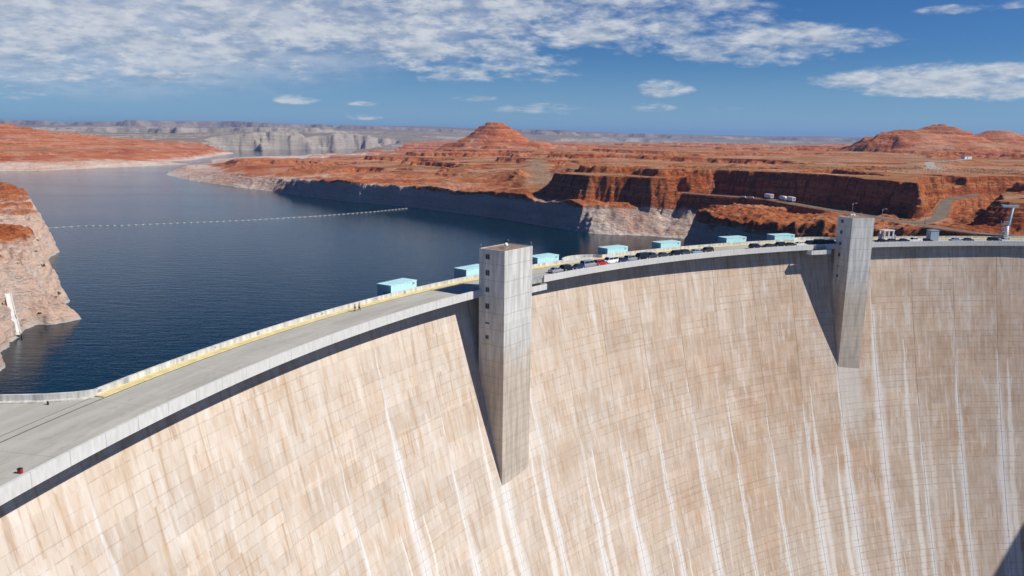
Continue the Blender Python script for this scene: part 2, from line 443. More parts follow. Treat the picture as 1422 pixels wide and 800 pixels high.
    bmp = t.math('ADD', t.math('MULTIPLY', rock, 1.0), t.math('MULTIPLY', ck, 0.03))
    return t.bsdf(col, 0.95, bmp, 4.5, spec=0.1)


def water_material():
    t = NT('lake_water')
    p = t.pos()
    a = t.noise(t.scale(p, (0.10, 0.30, 1)), 1.0, 5, 0.6)
    b = t.noise(t.scale(p, (0.5, 0.9, 1)), 1.0, 4, 0.6)
    big = t.noise(t.scale(p, (0.0035, 0.011, 1)), 1.0, 4, 0.5, 0.4)
    ht = t.math('ADD', t.math('MULTIPLY', a, 0.6), t.math('MULTIPLY', b, 0.30))
    m = t.bsdf((0.0008, 0.0165, 0.0265), t.ss(big, 0.35, 0.7, 0.04, 0.09), ht, .30, spec=0.5, bstr=0.8)
    t.t.nodes['Principled BSDF'].inputs['IOR'].default_value = 1.21
    return m


M = {}
M['face'] = dam_face_material()
M['parapet'] = parapet_material()
M['road'] = road_material()
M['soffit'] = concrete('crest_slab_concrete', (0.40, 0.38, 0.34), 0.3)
M['upwall'] = concrete('upstream_wall_concrete', (0.57, 0.56, 0.52), 0.3)
M['tower'] = concrete('tower_concrete', (0.585, 0.575, 0.545), 0.24, tan=(0.50, 0.415, 0.33), tan_top=-14.0, lines=0.75)
M['towerroof'] = simple('brown_roof_felt', (0.25, 0.17, 0.115), 0.9, vary=0.25, scale=0.8)
M['yellow'] = simple('yellow_sidewalk_paint', (0.64, 0.53, 0.26), 0.8, vary=0.12, scale=0.5)
M['dark'] = simple('dark_opening', (0.025, 0.025, 0.028), 0.6)
M['gutter'] = simple('dark_drain_grate', (0.075, 0.07, 0.065), 0.8, vary=0.3)
M['turq'] = simple('turquoise_sheet_metal', (0.34, 0.66, 0.67), 0.55, vary=0.05, scale=0.4)
def panel_metal(name, col):
    t = NT(name)
    co = t.n('ShaderNodeTexCoord').outputs['Object']; q = t.sep(co)
    ln = t.math('ABSOLUTE', t.math('SUBTRACT', t.math('FRACT', t.math('DIVIDE', q[0], 1.2)), .5))
    n = t.noise(co, 1.5, 5); st = t.noise(t.scale(co, (3.0, 3.0, .4)), 1.0, 5, .65)
    c = t.mix(t.ss(n, .35, .65), tuple(v * .9 for v in col), tuple(min(1, v * 1.06) for v in col))
    c = t.mix(t.math('MULTIPLY', t.ss(st, .55, .72), .3), c, (.33, .40, .36))
    c = t.mix(t.math('MULTIPLY', t.ss(ln, .46, .485), .45), c, (.12, .25, .25))
    return t.bsdf(c, .5, spec=.3)


M['turq'] = panel_metal('turquoise_panel_metal', (0.44, 0.74, 0.77))
M['turqroof'] = simple('pale_turquoise_roof', (0.50, 0.77, 0.79), 0.55, vary=0.05, scale=0.4)
M['plinth'] = simple('hoist_plinth', (0.42, 0.42, 0.38), 0.85)
M['steel'] = simple('galvanised_steel', (0.42, 0.44, 0.46), 0.5, 0.4)
M['white'] = simple('white_paint', (0.80, 0.80, 0.79), 0.5, vary=0.05)
M['grey'] = simple('grey_paint', (0.28, 0.30, 0.33), 0.55)
M['bluegrey'] = simple('blue_grey_cladding', (0.33, 0.40, 0.47), 0.5, vary=0.05)
M['black'] = simple('black_rubber', (0.018, 0.018, 0.02), 0.8)
M['glass'] = simple('tinted_car_glass', (0.012, 0.015, 0.02), 0.08, spec=0.6)
M['red'] = simple('red_paint', (0.38, 0.02, 0.025), 0.5)
M['lens'] = simple('headlight_lens', (0.7, 0.7, 0.68), 0.15)
M['tail'] = simple('tail_lamp', (0.32, 0.012, 0.012), 0.25)
M['terrain'] = terrain_material()
M['far'] = terrain_material('pale_far_rock', True)
M['water'] = water_material()
M['asphalt'] = simple('dusty_asphalt', (0.155, 0.122, 0.09), 0.92, vary=0.2, scale=0.15)
M['pale_path'] = simple('pale_gravel', (0.36, 0.31, 0.255), 0.95, vary=0.15, scale=0.1)
M['scrub'] = simple('dry_scrub', (0.13, 0.12, 0.055), 0.9, vary=0.5, scale=0.02)
M['shrub'] = simple('shrub_leaf', (0.05, 0.075, 0.028), 0.85, vary=0.4, scale=1.5)
M['float'] = simple('pale_float_plastic', (0.40, 0.40, 0.37), 0.5)
M['skin'] = simple('skin', (0.45, 0.26, 0.18), 0.6)
M['hair'] = simple('dark_hair', (0.03, 0.02, 0.015), 0.7)
M['timber'] = simple('weathered_timber', (0.06, 0.05, 0.045), 0.85)
M['canyon'] = simple('canyon_sandstone', (0.30, 0.12, 0.065), 0.95, vary=0.35, scale=0.05)

# ------------------------------------------------------------------ THE DAM
dam = tag(empty('dam', P(123, 6, 0)), 'huge curved concrete arch dam with streaked tan face holding back the blue lake', 'dam')
inv = Matrix.Translation(-Vector(dam.location))


def dampart(mb, name, mat):
    """child of the dam, kept where it was drawn"""
    o = mb.build(name, mat, dam)
    o.data.transform(inv)
    return o


TH_L, TH_R = 181.0, 71.0
TOWER_GAPS = [(143.0, 139.2), (113.0, 110.3)]

# downstream face: one smooth sheet with depth, closed by the upstream face
mb = MB()
prof = lambda th: [(face_off(h, th), -0.95 - h) for h in np.linspace(0, 175, 70)] + [(14.0, -176.0), (14.0, -0.95 - 0.2)]
mb.arc(prof, TH_L, TH_R, 330)
dampart(mb, 'face', M['face'])
# crest slab overhanging the face
mb = MB(); mb.arc([(0.46, -0.02), (14.6, -0.02), (14.6, -1.12), (0.46, -0.93)], TH_L, TH_R, 240); dampart(mb, 'crest_slab', M['soffit'])
# downstream parapets (interrupted beside each tower by a balcony)
for a, b in ((TH_L, 141.4), (138.58, 111.9), (110.6, TH_R)):
    mb = MB(); mb.arc([(0, -0.95), (0, 0.95), (0.45, 0.95), (0.45, -0.95)], a, b, max(8, int(abs(a - b) * 2)))
    dampart(mb, 'parapet', M['parapet'])
# balconies
for a, b in ((141.0, 138.9), (112.45, 110.5)):
    mb = MB()
    n = 6
    mb.arc([(-2.3, -2.45), (-2.3, -0.85), (-2.05, -0.85), (-2.05, -2.2), (0.45, -2.2), (0.45, -2.45)], a, b, n)
    for e in (a, b):
        mb.arc([(-2.05, -2.2), (-2.05, -0.85), (-0.02, -0.85), (-0.02, -2.2)], e, e + (0.06 if e == b else -0.06), 1)
    dampart(mb, 'balcony', M['parapet'])
    mb = MB(); mb.arc([(0.5, -2.2), (0.5, -0.2), (0.6, -0.2), (0.6, -2.2)], a - 0.3, b + 0.25, 3); dampart(mb, 'recess_shade', M['dark'])  # near-black panel: the shade inside the balcony recess put in as colour
    mb = MB(); mb.arc([(0.5, 0.0), (0.5, 0.95), (0.58, 0.95), (0.58, 0.0)], a - 0.05, b - 0.2, 3); dampart(mb, 'railing', M['steel'])

# roadway
mb = MB(); mb.arc([(0.46, 0.0), (14.2, 0.0)], TH_L, TH_R, 240, closed=False)
tag(mb.build('road', M['road']), 'pale concrete roadway along the curving dam crest', 'road', kind='structure')
# plaza widening at the left end of the crest
pz = [P(164.2, 14.1), (-65.6, 110.7, 0), (-69.2, 109.6, 0), (-75.2, 109.0, 0), (-92, 108.0, 0), (-130, 112, 0), (-150, 90, 0), (-150, 20, 0), P(183, 30), P(181, 14.1)]
mb = MB()
arc_in = [P(th, 14.1) for th in np.linspace(180.5, 164.4, 24)]
poly = [(x, y, 0.0) for x, y, _ in pz[:8]] + [(x, y, 0.0) for x, y, _ in arc_in]
mb.add(poly, [tuple(range(len(poly)))])
o = mb.build('pavement', M['road'])
tag(o, 'grey concrete forecourt widening out at the near end of the dam crest', 'pavement', kind='structure')
# raised yellow footways
for a, b, lab in ((164.3, TH_R, 'long yellow painted footway along the lake side of the crest road'), (181.0, 168.0, 'short yellow painted kerb island at the near edge of the forecourt')):
    mb = MB(); mb.arc([(12.55, 0.0), (12.55, 0.16), (14.2, 0.16), (14.2, 0.0)], a, b, max(6, int(abs(a - b) * 2)))
    tag(mb.build('pavement', M['yellow']), lab, 'footway', kind='structure')
mb = MB(); mb.arc([(12.30, 0.004), (12.53, 0.004)], TH_L, TH_R, 240, closed=False)
tag(mb.build('gutter', M['gutter']), 'dark gutter line along the foot of the yellow footway', 'gutter', kind='structure')

# upstream wall with its bays
segs = [(164.2, 133.45), (129.9, 111.6), (107.0, TH_R), (181.0, 168.2)]
for a, b in segs:
    mb = MB(); mb.arc([(14.2, -1.1), (14.2, 1.05), (14.62, 1.05), (14.62, -6.0)], a, b, max(6, int(abs(a - b) * 2)))
    dampart(mb, 'upstream_parapet', M['upwall'])
for a, b in ((133.45, 129.9), (111.6, 107.0)):      # walls that swing out round the intake bays
    mb = MB()
    n = 10
    for k in range(n):
        t0, t1 = k / n, (k + 1) / n
        f = lambda t: 14.2 + 4.6 * math.sin(math.pi * min(1, max(0, t)) ) ** 0.6
        q0, q1 = a + (b - a) * t0, a + (b - a) * t1
        r0, r1 = f(t0), f(t1)
        vs = [P(q0, r0, -1), P(q0, r0, 1.05), P(q0, r0 + .4, 1.05), P(q0, r0 + .4, -6), P(q1, r1, -1), P(q1, r1, 1.05), P(q1, r1 + .4, 1.05), P(q1, r1 + .4, -6)]
        mb.add(vs, [(0, 1, 5, 4), (1, 2, 6, 5), (2, 3, 7, 6), (3, 0, 4, 7)])
        mb.add([P(q0, 14.2, 0.1), P(q1, 14.2, 0.1), P(q1, r1, 0.1), P(q0, r0, 0.1)], [(0, 1, 2, 3)])
    dampart(mb, 'intake_bay', M['upwall'])
# curved wall at the forecourt
pl = [(-62.80, 112.66), (-64.0, 111.65), (-65.6, 110.9), (-69.2, 109.9), (-75.2, 109.2), (-92, 108.2), (-130, 112.2)]
pl2 = []
for i in range(len(pl) - 1):
    for k in range(6):
        t = k / 6; pl2.append((pl[i][0] * (1 - t) + pl[i + 1][0] * t, pl[i][1] * (1 - t) + pl[i + 1][1] * t))
pl2.append(pl[-1])
mb = MB()
for (x0, y0), (x1, y1) in zip(pl2, pl2[1:]):
    mb.add([(x0, y0, 0), (x0, y0, 1.05), (x0, y0 + .4, 1.05), (x0, y0 + .4, -12), (x1, y1, 0), (x1, y1, 1.05), (x1, y1 + .4, 1.05), (x1, y1 + .4, -12)],
           [(0, 1, 5, 4), (1, 2, 6, 5), (2, 3, 7, 6)])
dampart(mb, 'forecourt_wall', M['upwall'])
mb = MB()
for (x0, y0), (x1, y1) in zip(pl2, pl2[1:]):
    mb.add([(x0, y0 - .9, 0), (x0, y0 - .9, .14), (x0, y0, .14), (x1, y1 - .9, 0), (x1, y1 - .9, .14), (x1, y1, .14)], [(0, 1, 4, 3), (1, 2, 5, 4)])
dampart(mb, 'kerb', M['upwall'])
# dark hatches in the upstream wall
for th, w, h0, h1 in ((164.1, .75, .42, .85), (163.03, 1.0, .17, 1.0), (160.5, .5, .42, .85), (156.6, .55, .4, .85), (158.9, .35, .6, .85), (152.7, .5, .42, .9), (149.0, .4, .5, .85), (146.9, .7, .2, .95), (143.8, .4, .5, .85), (125.6, .5, .4, .85), (120.4, .5, .4, .85)):
    mb = MB(); d = math.degrees(w / (R0 + 14)) / 2
    mb.arc([(14.15, h0), (14.15, h1), (14.21, h1), (14.21, h0)], th + d, th - d, 1)
    dampart(mb, 'hatch', M['grey'])

# ------------------------------------------------------------------ elevator towers
def tower(name, N, ang, W, D, label, top=11.05):
    e1 = Vector((math.cos(rad(ang)), math.sin(rad(ang)), 0)); e2 = Vector((-e1.y, e1.x, 0))
    root = empty(name, (N[0], N[1], 0), rad(ang))
    tag(root, label, 'tower')
    mb = MB(); mb.box((W / 2, D / 2, (top - 66) / 2), (W, D, top + 66)); mb.build('shaft', M['tower'], root)
    mb = MB()
    mb.box((W / 2, D / 2, top + 0.04), (W - .5, D - .5, 0.06)); rf = mb.build('roof', M['towerroof'], root)
    mb = MB()
    for c, s in (((W / 2, .11, top + .09), (W, .22, .18)), ((W / 2, D - .11, top + .09), (W, .22, .18)), ((.11, D / 2, top + .09), (.22, D - .44, .18)), ((W - .11, D / 2, top + .09), (.22, D - .44, .18))):
        mb.box(c, s)
    mb.build('coping', M['tower'], rf)
    yw = D * 0.66
    for z, w, h in ((9.6, 1.15, 1.15), (5.5, 1.05, 1.25), (1.2, 1.0, 1.1), (-3.1, 1.1, 1.25), (-7.5, 1.1, .28), (-11.2, .9, .9)):
        mb = MB(); mb.box((-.012, yw, z), (.03, w, h)); wn = mb.build('window', M['dark'], root)
        mb = MB()
        for yy in (-w / 2 - .06, w / 2 + .06): mb.box((-.03, yw + yy, z), (.07, .12, h + .24))
        for zz in (-h / 2 - .06, h / 2 + .06): mb.box((-.03, yw, z + zz), (.07, w, .12))
        mb.box((-.03, yw, z), (.04, .08, h))
        mb.build('frame', M['grey'], wn)
    for x, y in ((.3, .3), (W - .3, .3), (.3, D - .3), (W - .3, D - .3)):
        mb = MB(); mb.bar((x, y, top), (x, y, top + 1.0), .07); mb.ball((x, y, top + 1.1), .16); mb.build('corner_lamp', M['grey'], root)
    return root, top


t1, top = tower('elevator_tower', (-1.9, 190.0), 54.4, 12.2, 8.0, 'nearer, larger grey concrete elevator tower with floodlights on its brown roof', 11.35)
mb = MB(); mb.box((1.0, 8.0 - .2, 8.2), (.3, .9, .3)); mb.ball((1.0, 8.1, 8.5), .35); mb.ball((1.0, 8.1, 7.6), .3); mb.build('wall_lamp', M['white'], t1)


def floodlight(loc, rz, mat, label, s=1.0):
    r = empty('floodlight', loc, rz); tag(r, label, 'floodlight', 'floodlights on the elevator tower roofs')
    mb = MB(); mb.bar((0, 0, 0), (0, 0, .9 * s), .09 * s); mb.bar((-.45 * s, 0, .0), (.45 * s, 0, 0.02), .08 * s); mb.build('stand', M['steel'], r)
    mb = MB(); mb.bar((0, -.15 * s, 1.15 * s), (0, .5 * s, 1.35 * s), .30 * s, 12, .62 * s); mb.build('housing', mat, r)
    mb = MB(); mb.bar((0, .5 * s, 1.35 * s), (0, .56 * s, 1.37 * s), .60 * s, 12, .60 * s); mb.build('lens', M['lens'] if mat is M['white'] else M['black'], r)
    return r


def on(t, x, y, z):
    return tuple(t.matrix_basis @ Vector((x, y, z)))


floodlight(on(t1, 3.9, 2.6, top + .08), rad(200), M['white'], 'white floodlight on the nearer tower roof, beside a black one', .85)
floodlight(on(t1, 5.6, 3.3, top + .08), rad(20), M['black'], 'black floodlight on the nearer tower roof, beside a white one', 1.0)
t2, top2 = tower('elevator_tower', (125.09, 286.31), 15.5, 9.7, 8.2, 'farther and slimmer grey concrete elevator tower beyond the turquoise hoist houses')
floodlight(on(t2, 1.3, 2.6, top2 + .08), rad(160), M['white'], 'left one of two small white floodlights on the farther tower roof', .8)
floodlight(on(t2, 2.6, 3.0, top2 + .08), rad(200), M['white'], 'right one of two small white floodlights on the farther tower roof', .8)

# ------------------------------------------------------------------ turquoise hoist houses over the intakes
hh_labels = {
    147.8: 'turquoise hoist house standing alone left of the nearer tower',
    141.9: 'turquoise hoist house half hidden behind the nearer tower, dark end showing',
    135.73: 'turquoise hoist house just right of the nearer tower',
    129.25: 'turquoise hoist house beside the white van and red car',
    124.13: 'turquoise hoist house in front of the pale cove and gravel beach',
    117.71: 'turquoise hoist house against the shaded grey cliff, beside an empty stretch of road',
    113.01: 'turquoise hoist house nearest the farther tower, beside dark parked cars'}
for th, lab in hh_labels.items():
    dth = math.degrees(9.7 / (R0 + 14.8))
    a = P(th, 14.75); b = P(th - dth, 14.75)
    rz = math.atan2(b[1] - a[1], b[0] - a[0])
    r = empty('hoist_house', a, rz); tag(r, lab, 'hoist house', 'turquoise hoist houses along the lake side of the crest')
    L, D = 9.7, 4.6
    mb = MB(); mb.box((L / 2, D / 2, 1.75), (L, D, 1.9)); mb.box((.55, .08, .5), (1.1, .5, .75)); mb.box((L / 2 , D / 2 + 1.3, -.4), (L, D - 2.6, 2.4)); mb.build('wall', M['turq'], r)
    mb = MB(); mb.box((L / 2, D / 2, 2.78), (L + .16, D + .16, .16)); rf = mb.build('roof', M['turqroof'], r)
    mb = MB()
    for k in range(1, 6): mb.box((L * k / 6, D / 2, 2.885), (.06, D, .05))
    mb.build('seam', M['turqroof'], rf)
    mb = MB(); mb.box((L / 2 + .55, .35, .5), (L - 1.2, .6, .6)); mb.build('plinth', M['plinth'], r)
    mb = MB(); mb.box((L / 2 + 1, D / 2, -2), (L - 3, D - .5, 3.4)); mb.build('gate_frame', M['grey'], r)
    mb = MB()
    for k in range(4): mb.box((L - 1.2, -.03, 2.0 + .14 * k), (.9, .05, .07))
    mb.build('vent', M['grey'], r)

# ------------------------------------------------------------------ cars
def paint(name, c, rough=0.25, metal=0.0):
    return simple('paint_' + name, c, rough, metal, 0.04, spec=0.5)


PAINT = dict(white=paint('white', (.78, .78, .77)), silver=paint('silver', (.45, .47, .49), .3, .5), black=paint('black', (.012, .012, .014)),
             dark=paint('charcoal', (.045, .047, .052)), red=paint('red', (.42, .025, .018)), blue=paint('navy', (.02, .035, .09)),
             brown=paint('brown', (.055, .032, .022)), lightblue=paint('pale_blue', (.30, .40, .50), .3, .3), green=paint('dark_green', (.015, .04, .03)))
CAR = {
    # (x, half width bottom, z bottom, z belt, z roof or None)
    'car': dict(L=4.5, W=1.78, sec=[(-2.25, .50, .62), (-2.15, .32, .72), (-1.3, .28, .92), (1.15, .28, .95), (2.1, .30, .92), (2.25, .45, .70)],
                cab=[(-1.35, .92), (-.55, 1.42), (.75, 1.44), (1.55, .96)], wheels=(-1.35, 1.35), r=.32),
    'suv': dict(L=4.7, W=1.9, sec=[(-2.35, .55, .75), (-2.25, .38, .92), (-1.2, .34, 1.05), (2.2, .34, 1.10), (2.35, .5, 1.0)],
                cab=[(-1.25, 1.05), (-.65, 1.72), (1.9, 1.74), (2.25, 1.12)], wheels=(-1.45, 1.40), r=.37),
    'van': dict(L=5.2, W=2.0, sec=[(-2.6, .55, .85), (-2.5, .38, 1.05), (-1.9, .34, 1.2), (2.5, .34, 1.2), (2.6, .5, 1.15)],
                cab=[(-1.95, 1.2), (-1.2, 2.05), (2.35, 2.08), (2.55, 1.22)], wheels=(-1.7, 1.5), r=.36),
    'pickup': dict(L=5.4, W=1.95, sec=[(-2.7, .6, .85), (-2.6, .42, 1.0), (-1.4, .4, 1.1), (2.6, .4, 1.1), (2.7, .55, 1.0)],
                   cab=[(-1.45, 1.1), (-.85, 1.78), (.55, 1.80), (.8, 1.12)], wheels=(-1.75, 1.65), r=.40)}


def make_car(kind):
    d = CAR[kind]; W = d['W'] / 2
    r = empty('parked_' + kind)
    mb = MB(); vs = []; m = 6
    for x, zb, zt in d['sec']:
        e = 0.86 if abs(x) > d['L'] / 2 - .06 else 1.0
        vs += [(x, -W * e, zb), (x, -W * e, zb + (zt - zb) * .6), (x, -W * .93 * e, zt), (x, W * .93 * e, zt), (x, W * e, zb + (zt - zb) * .6), (x, W * e, zb)]
    fs = []
    ns = len(d['sec'])
    for k in range(ns - 1):
        for i in range(m):
            j = (i + 1) % m; fs.append((k * m + i, k * m + j, (k + 1) * m + j, (k + 1) * m + i))
    fs += [tuple(range(m)), tuple(range((ns - 1) * m, ns * m))]
    mb.add(vs, fs)
    cab = d['cab']; wr = W * .74; wb = W * .90
    vs = []
    for i, (x, z) in enumerate(cab):
        w = wb if i in (0, 3) else wr
        vs += [(x, -w, z), (x, w, z)]
    mb.add(vs, [(0, 1, 3, 2), (2, 3, 5, 4), (4, 5, 7, 6), (0, 2, 4, 6), (1, 7, 5, 3)])
    body = mb.build('body', PAINT['dark'], r)
    body.material_slots[0].link = 'OBJECT'
    g = MB()
    c = [Vector((x, 0, z)) for x, z in cab]

    def q(a, b, s, lo, hi, f0, f1):
        wl = lambda f: wb + (wr - wb) * f + .012
        z0 = lo; z1 = hi
        p0 = a.lerp(b, 0)
        return None
    for s in (-1, 1):                       # side glass
        f0, f1 = .14, .86
        def pt(i, j, f, sx):
            p = c[i].lerp(c[j], f); w = wb + (wr - wb) * f + .014
            return (p.x + sx, s * w, p.z)
        A = pt(0, 1, f0, .18); B = pt(0, 1, f1, .10); C_ = pt(3, 2, f1, -.10); D_ = pt(3, 2, f0, -.18)
        mx = (A[0] + D_[0]) / 2
        for x0, x1, x2, x3 in (((A[0], B[0], mx - .05, mx - .05)), ((mx + .05, mx + .05, C_[0], D_[0]))):
            g.add([(x0, A[1], A[2]), (x1, B[1], B[2]), (x2, C_[1], C_[2]), (x3, D_[1], D_[2])], [(0, 1, 2, 3)])
    for i, j, sx in ((0, 1, -1), (3, 2, 1)):
        n = Vector((-(c[j].z - c[i].z), 0, (c[j].x - c[i].x))).normalized() * .014
        if n.z < 0: n = -n
        vs = []
        for f in (.1, .9):
            p = c[i].lerp(c[j], f) + n; w = (wb + (wr - wb) * f) * .93
            vs += [(p.x, -w, p.z), (p.x, w, p.z)]
        g.add(vs, [(0, 1, 3, 2)])
    g.build('windows', M['glass'], r)
    for wx in d['wheels']:
        for s in (-1, 1):
            w = MB(); w.bar((wx, s * (W - .20), d['r']), (wx, s * (W + .012), d['r']), d['r'], 14); wh = w.build('wheel', M['black'], r)
            w = MB(); w.bar((wx, s * (W + .012), d['r']), (wx, s * (W + .022), d['r']), d['r'] * .6, 10); w.build('rim', M['steel'], wh)
    x0, zb, zt = d['sec'][0]
    for s in (-1, 1):
        w = MB(); w.box((x0 - .0, s * W * .62, zt - .1 * (zt - zb) - .03), (.06, .36, .14)); w.build('headlight', M['lens'], r)
    x0, zb, zt = d['sec'][-1]
    for s in (-1, 1):
        w = MB(); w.box((x0 + .0, s * W * .68, zt - .07), (.06, .26, .14)); w.build('tail_light', M['tail'], r)
    return r


def copy_tree(o, parent=None):
    c = o.copy(); COL.objects.link(c); c.parent = parent
    for ch in list(o.children):
        copy_tree(ch, c)
    return c


proto = {k: make_car(k) for k in CAR}
used = set()
# th, kind, colour, label
G = 'cars parked along the dam crest'
cars = [
    (139.55, 3.4, 'car', 'white', 'white car partly hidden by the nearer tower, behind the balcony opening'),
    (136.95, 2.1, 'car', 'silver', 'silver car at the near end of the parked row, closest to the nearer tower'),
    (135.92, 2.1, 'suv', 'black', 'black off-roader second in the row from the nearer tower'),
    (134.95, 2.1, 'car', 'blue', 'navy car between the black off-roader and a silver van'),
    (133.95, 2.2, 'van', 'silver', 'silver van with dark windscreen parked between a navy car and the red one'),
    (132.80, 2.1, 'suv', 'red', 'only red car on the dam, parked nose to tail with the white van'),
    (131.75, 2.2, 'van', 'white', 'white van parked just past the red car'),
    (130.72, 2.1, 'car', 'blue', 'navy car right behind the white van'),
    (129.75, 2.1, 'suv', 'silver', 'silver off-roader by the hoist house past the white van'),
    (128.72, 2.1, 'van', 'black', 'black van parked past the silver off-roader'),
    (127.70, 2.1, 'pickup', 'dark', 'charcoal pickup in the middle of the row with its load bed towards the farther tower'),
    (126.55, 2.1, 'car', 'dark', 'low charcoal car in front of the pickup, before the pale cove'),
    (125.45, 2.1, 'suv', 'black', 'black off-roader beside the hoist house before the pale cove'),
    (124.40, 2.1, 'suv', 'dark', 'charcoal off-roader just short of a pale blue car'),
    (123.35, 2.1, 'car', 'lightblue', 'pale blue car near the far end of the long row'),
    (122.20, 2.1, 'suv', 'brown', 'dark brown car at the far end of the long row, before the empty stretch'),
    (117.35, 2.1, 'suv', 'black', 'black off-roader alone past the empty stretch, first of the second row'),
    (116.05, 2.1, 'car', 'dark', 'charcoal car second in the row before the farther tower'),
    (114.98, 2.1, 'suv', 'black', 'black off-roader left of the last turquoise hoist house'),
    (113.92, 2.1, 'car', 'green', 'dark green car in front of the last turquoise hoist house'),
    (112.95, 2.1, 'car', 'white', 'white low car hardly showing over the parapet before the farther tower'),
    (112.00, 2.1, 'suv', 'black', 'black off-roader at the edge of the shadow of the farther tower'),
    (110.95, 2.1, 'van', 'black', 'black van standing in the shadow of the farther tower'),
    (109.90, 2.1, 'suv', 'dark', 'charcoal off-roader in the shadow, half behind the farther tower'),
    (105.05, 2.1, 'car', 'black', 'black car just right of the farther tower'),
    (103.98, 2.1, 'car', 'dark', 'charcoal car left of the white gantry'),
    (102.95, 2.1, 'car', 'blue', 'navy car below the white gantry'),
    (101.95, 2.1, 'pickup', 'white', 'white pickup right of the white gantry'),
    (100.85, 2.1, 'car', 'black', 'black car between the white gantry and the blue-grey kiosk'),
    (98.15, 2.1, 'car', 'lightblue', 'pale blue car right of the blue-grey kiosk'),
    (97.10, 2.1, 'car', 'dark', 'charcoal car last before the bare stretch by the right end'),
    (94.75, 2.1, 'suv', 'black', 'black off-roader left of the white car by the steel gantry mast'),
    (93.70, 2.1, 'car', 'white', 'white car by the steel gantry mast at the right end'),
]
for i, (th, ro, kind, colr, lab) in enumerate(cars):
    if kind not in used:
        used.add(kind); o = proto[kind]
    else:
        o = copy_tree(proto[kind])
    ro += 2.3; th -= .55 if ro < 5.5 else 0
    k = 1.10; o.scale = (k, k, k)
    o.location = P(th, ro + random.uniform(-.3, .3), 0.004)
    o.rotation_euler = (0, 0, rad(th - 90) + rad(random.uniform(-2, 2)) + (math.pi if i % 3 else 0))
    for ch in o.children:
        if ch.name.startswith('body'):
            ch.material_slots[0].link = 'OBJECT'; ch.material_slots[0].material = PAINT[colr]
    tag(o, lab, {'car': 'car', 'suv': 'car', 'van': 'van', 'pickup': 'pickup'}[kind], G)

# ------------------------------------------------------------------ walkers
def skin_mesh(name, joints, edges, mat, parent, sub=1):
    me = bpy.data.meshes.new(name)
    me.from_pydata([j[0] for j in joints], edges, [])
    o = bpy.data.objects.new(name, me); link(o, parent)
    mod = o.modifiers.new('skin', 'SKIN'); mod.use_smooth_shade = True
    for i, j in enumerate(joints):
        sv = me.skin_vertices[0].data[i]; sv.radius = (j[1], j[1] * (j[2] if len(j) > 2 else 1)); sv.use_root = (i == 0)
    if sub:
        s = o.modifiers.new('sub', 'SUBSURF'); s.levels = sub; s.render_levels = sub
    me.materials.append(mat)
    return o


def person(loc, rz, stride, shirt, trousers, label):
    r = empty('person', loc, rz); tag(r, label, 'person', 'walkers on the crest road')
    s = stride
    J = [((0, 0, .95), .13), ((0, 0, 1.18), .13), ((0, 0, 1.40), .15), ((0, 0, 1.52), .06), ((.01, 0, 1.60), .085), ((.01, 0, 1.72), .085),
         ((0, .19, 1.40), .06), ((-.10 * s, .25, 1.13), .045), ((.06 * s, .27, .90), .038), ((.10 * s, .26, .80), .04),
         ((0, -.19, 1.40), .06), ((.10 * s, -.25, 1.13), .045), ((.26 * s, -.26, .93), .038), ((.32 * s, -.26, .84), .04),
         ((.0, .10, .88), .09), ((.18 * s, .10, .50), .065), ((.22 * s, .10, .09), .045), ((.38 * s, .11, .05), .04),
         ((.0, -.10, .88), .09), ((-.02 * s, -.10, .50), .065), ((-.26 * s, -.10, .12), .045), ((-.12 * s, -.11, .05), .04)]
    E = [(0, 1), (1, 2), (2, 3), (3, 4), (4, 5), (2, 6), (6, 7), (7, 8), (8, 9), (2, 10), (10, 11), (11, 12), (12, 13), (0, 14), (14, 15), (15, 16), (16, 17), (0, 18), (18, 19), (19, 20), (20, 21)]
    b = skin_mesh('body', J, E, M['skin'], r)
    g = lambda ids, k: [(J[i][0], J[i][1] * k) for i in ids]
    skin_mesh('shirt', g((0, 1, 2, 6, 7, 10, 11), 1.2), [(0, 1), (1, 2), (2, 3), (3, 4), (2, 5), (5, 6)], shirt, b)
    skin_mesh('trousers', g((0, 14, 15, 16, 18, 19, 20), 1.22), [(0, 1), (1, 2), (2, 3), (0, 4), (4, 5), (5, 6)], trousers, b)
    mb = MB(); mb.ball((-.015, 0, 1.70), .115, 10, 7, (1, .92, .95)); mb.build('hair', M['hair'], b)
    mb = MB()
    for y in (-.035, .035): mb.ball((.095, y, 1.68), .014, 6, 4)
    mb.build('eyes', M['black'], b)
    mb = MB(); mb.ball((.105, 0, 1.645), .02, 6, 4, (1, .7, 1.3)); mb.build('nose', M['skin'], b)
    return r


cloth = {k: simple('cloth_' + k, c, .9) for k, c in dict(white=(.75, .74, .72), tan=(.42, .30, .20), black=(.02, .02, .025), grey=(.10, .10, .11)).items()}
person((-35.4, 171.4, 0.004), rad(235), 1.0, cloth['white'], cloth['grey'], 'person in a white shirt walking along the crest road, on the left of the pair')
person((-34.6, 172.2, 0.004), rad(230), -1.0, cloth['tan'], cloth['black'], 'person in tan top and black trousers on the crest road, right one of the pair')

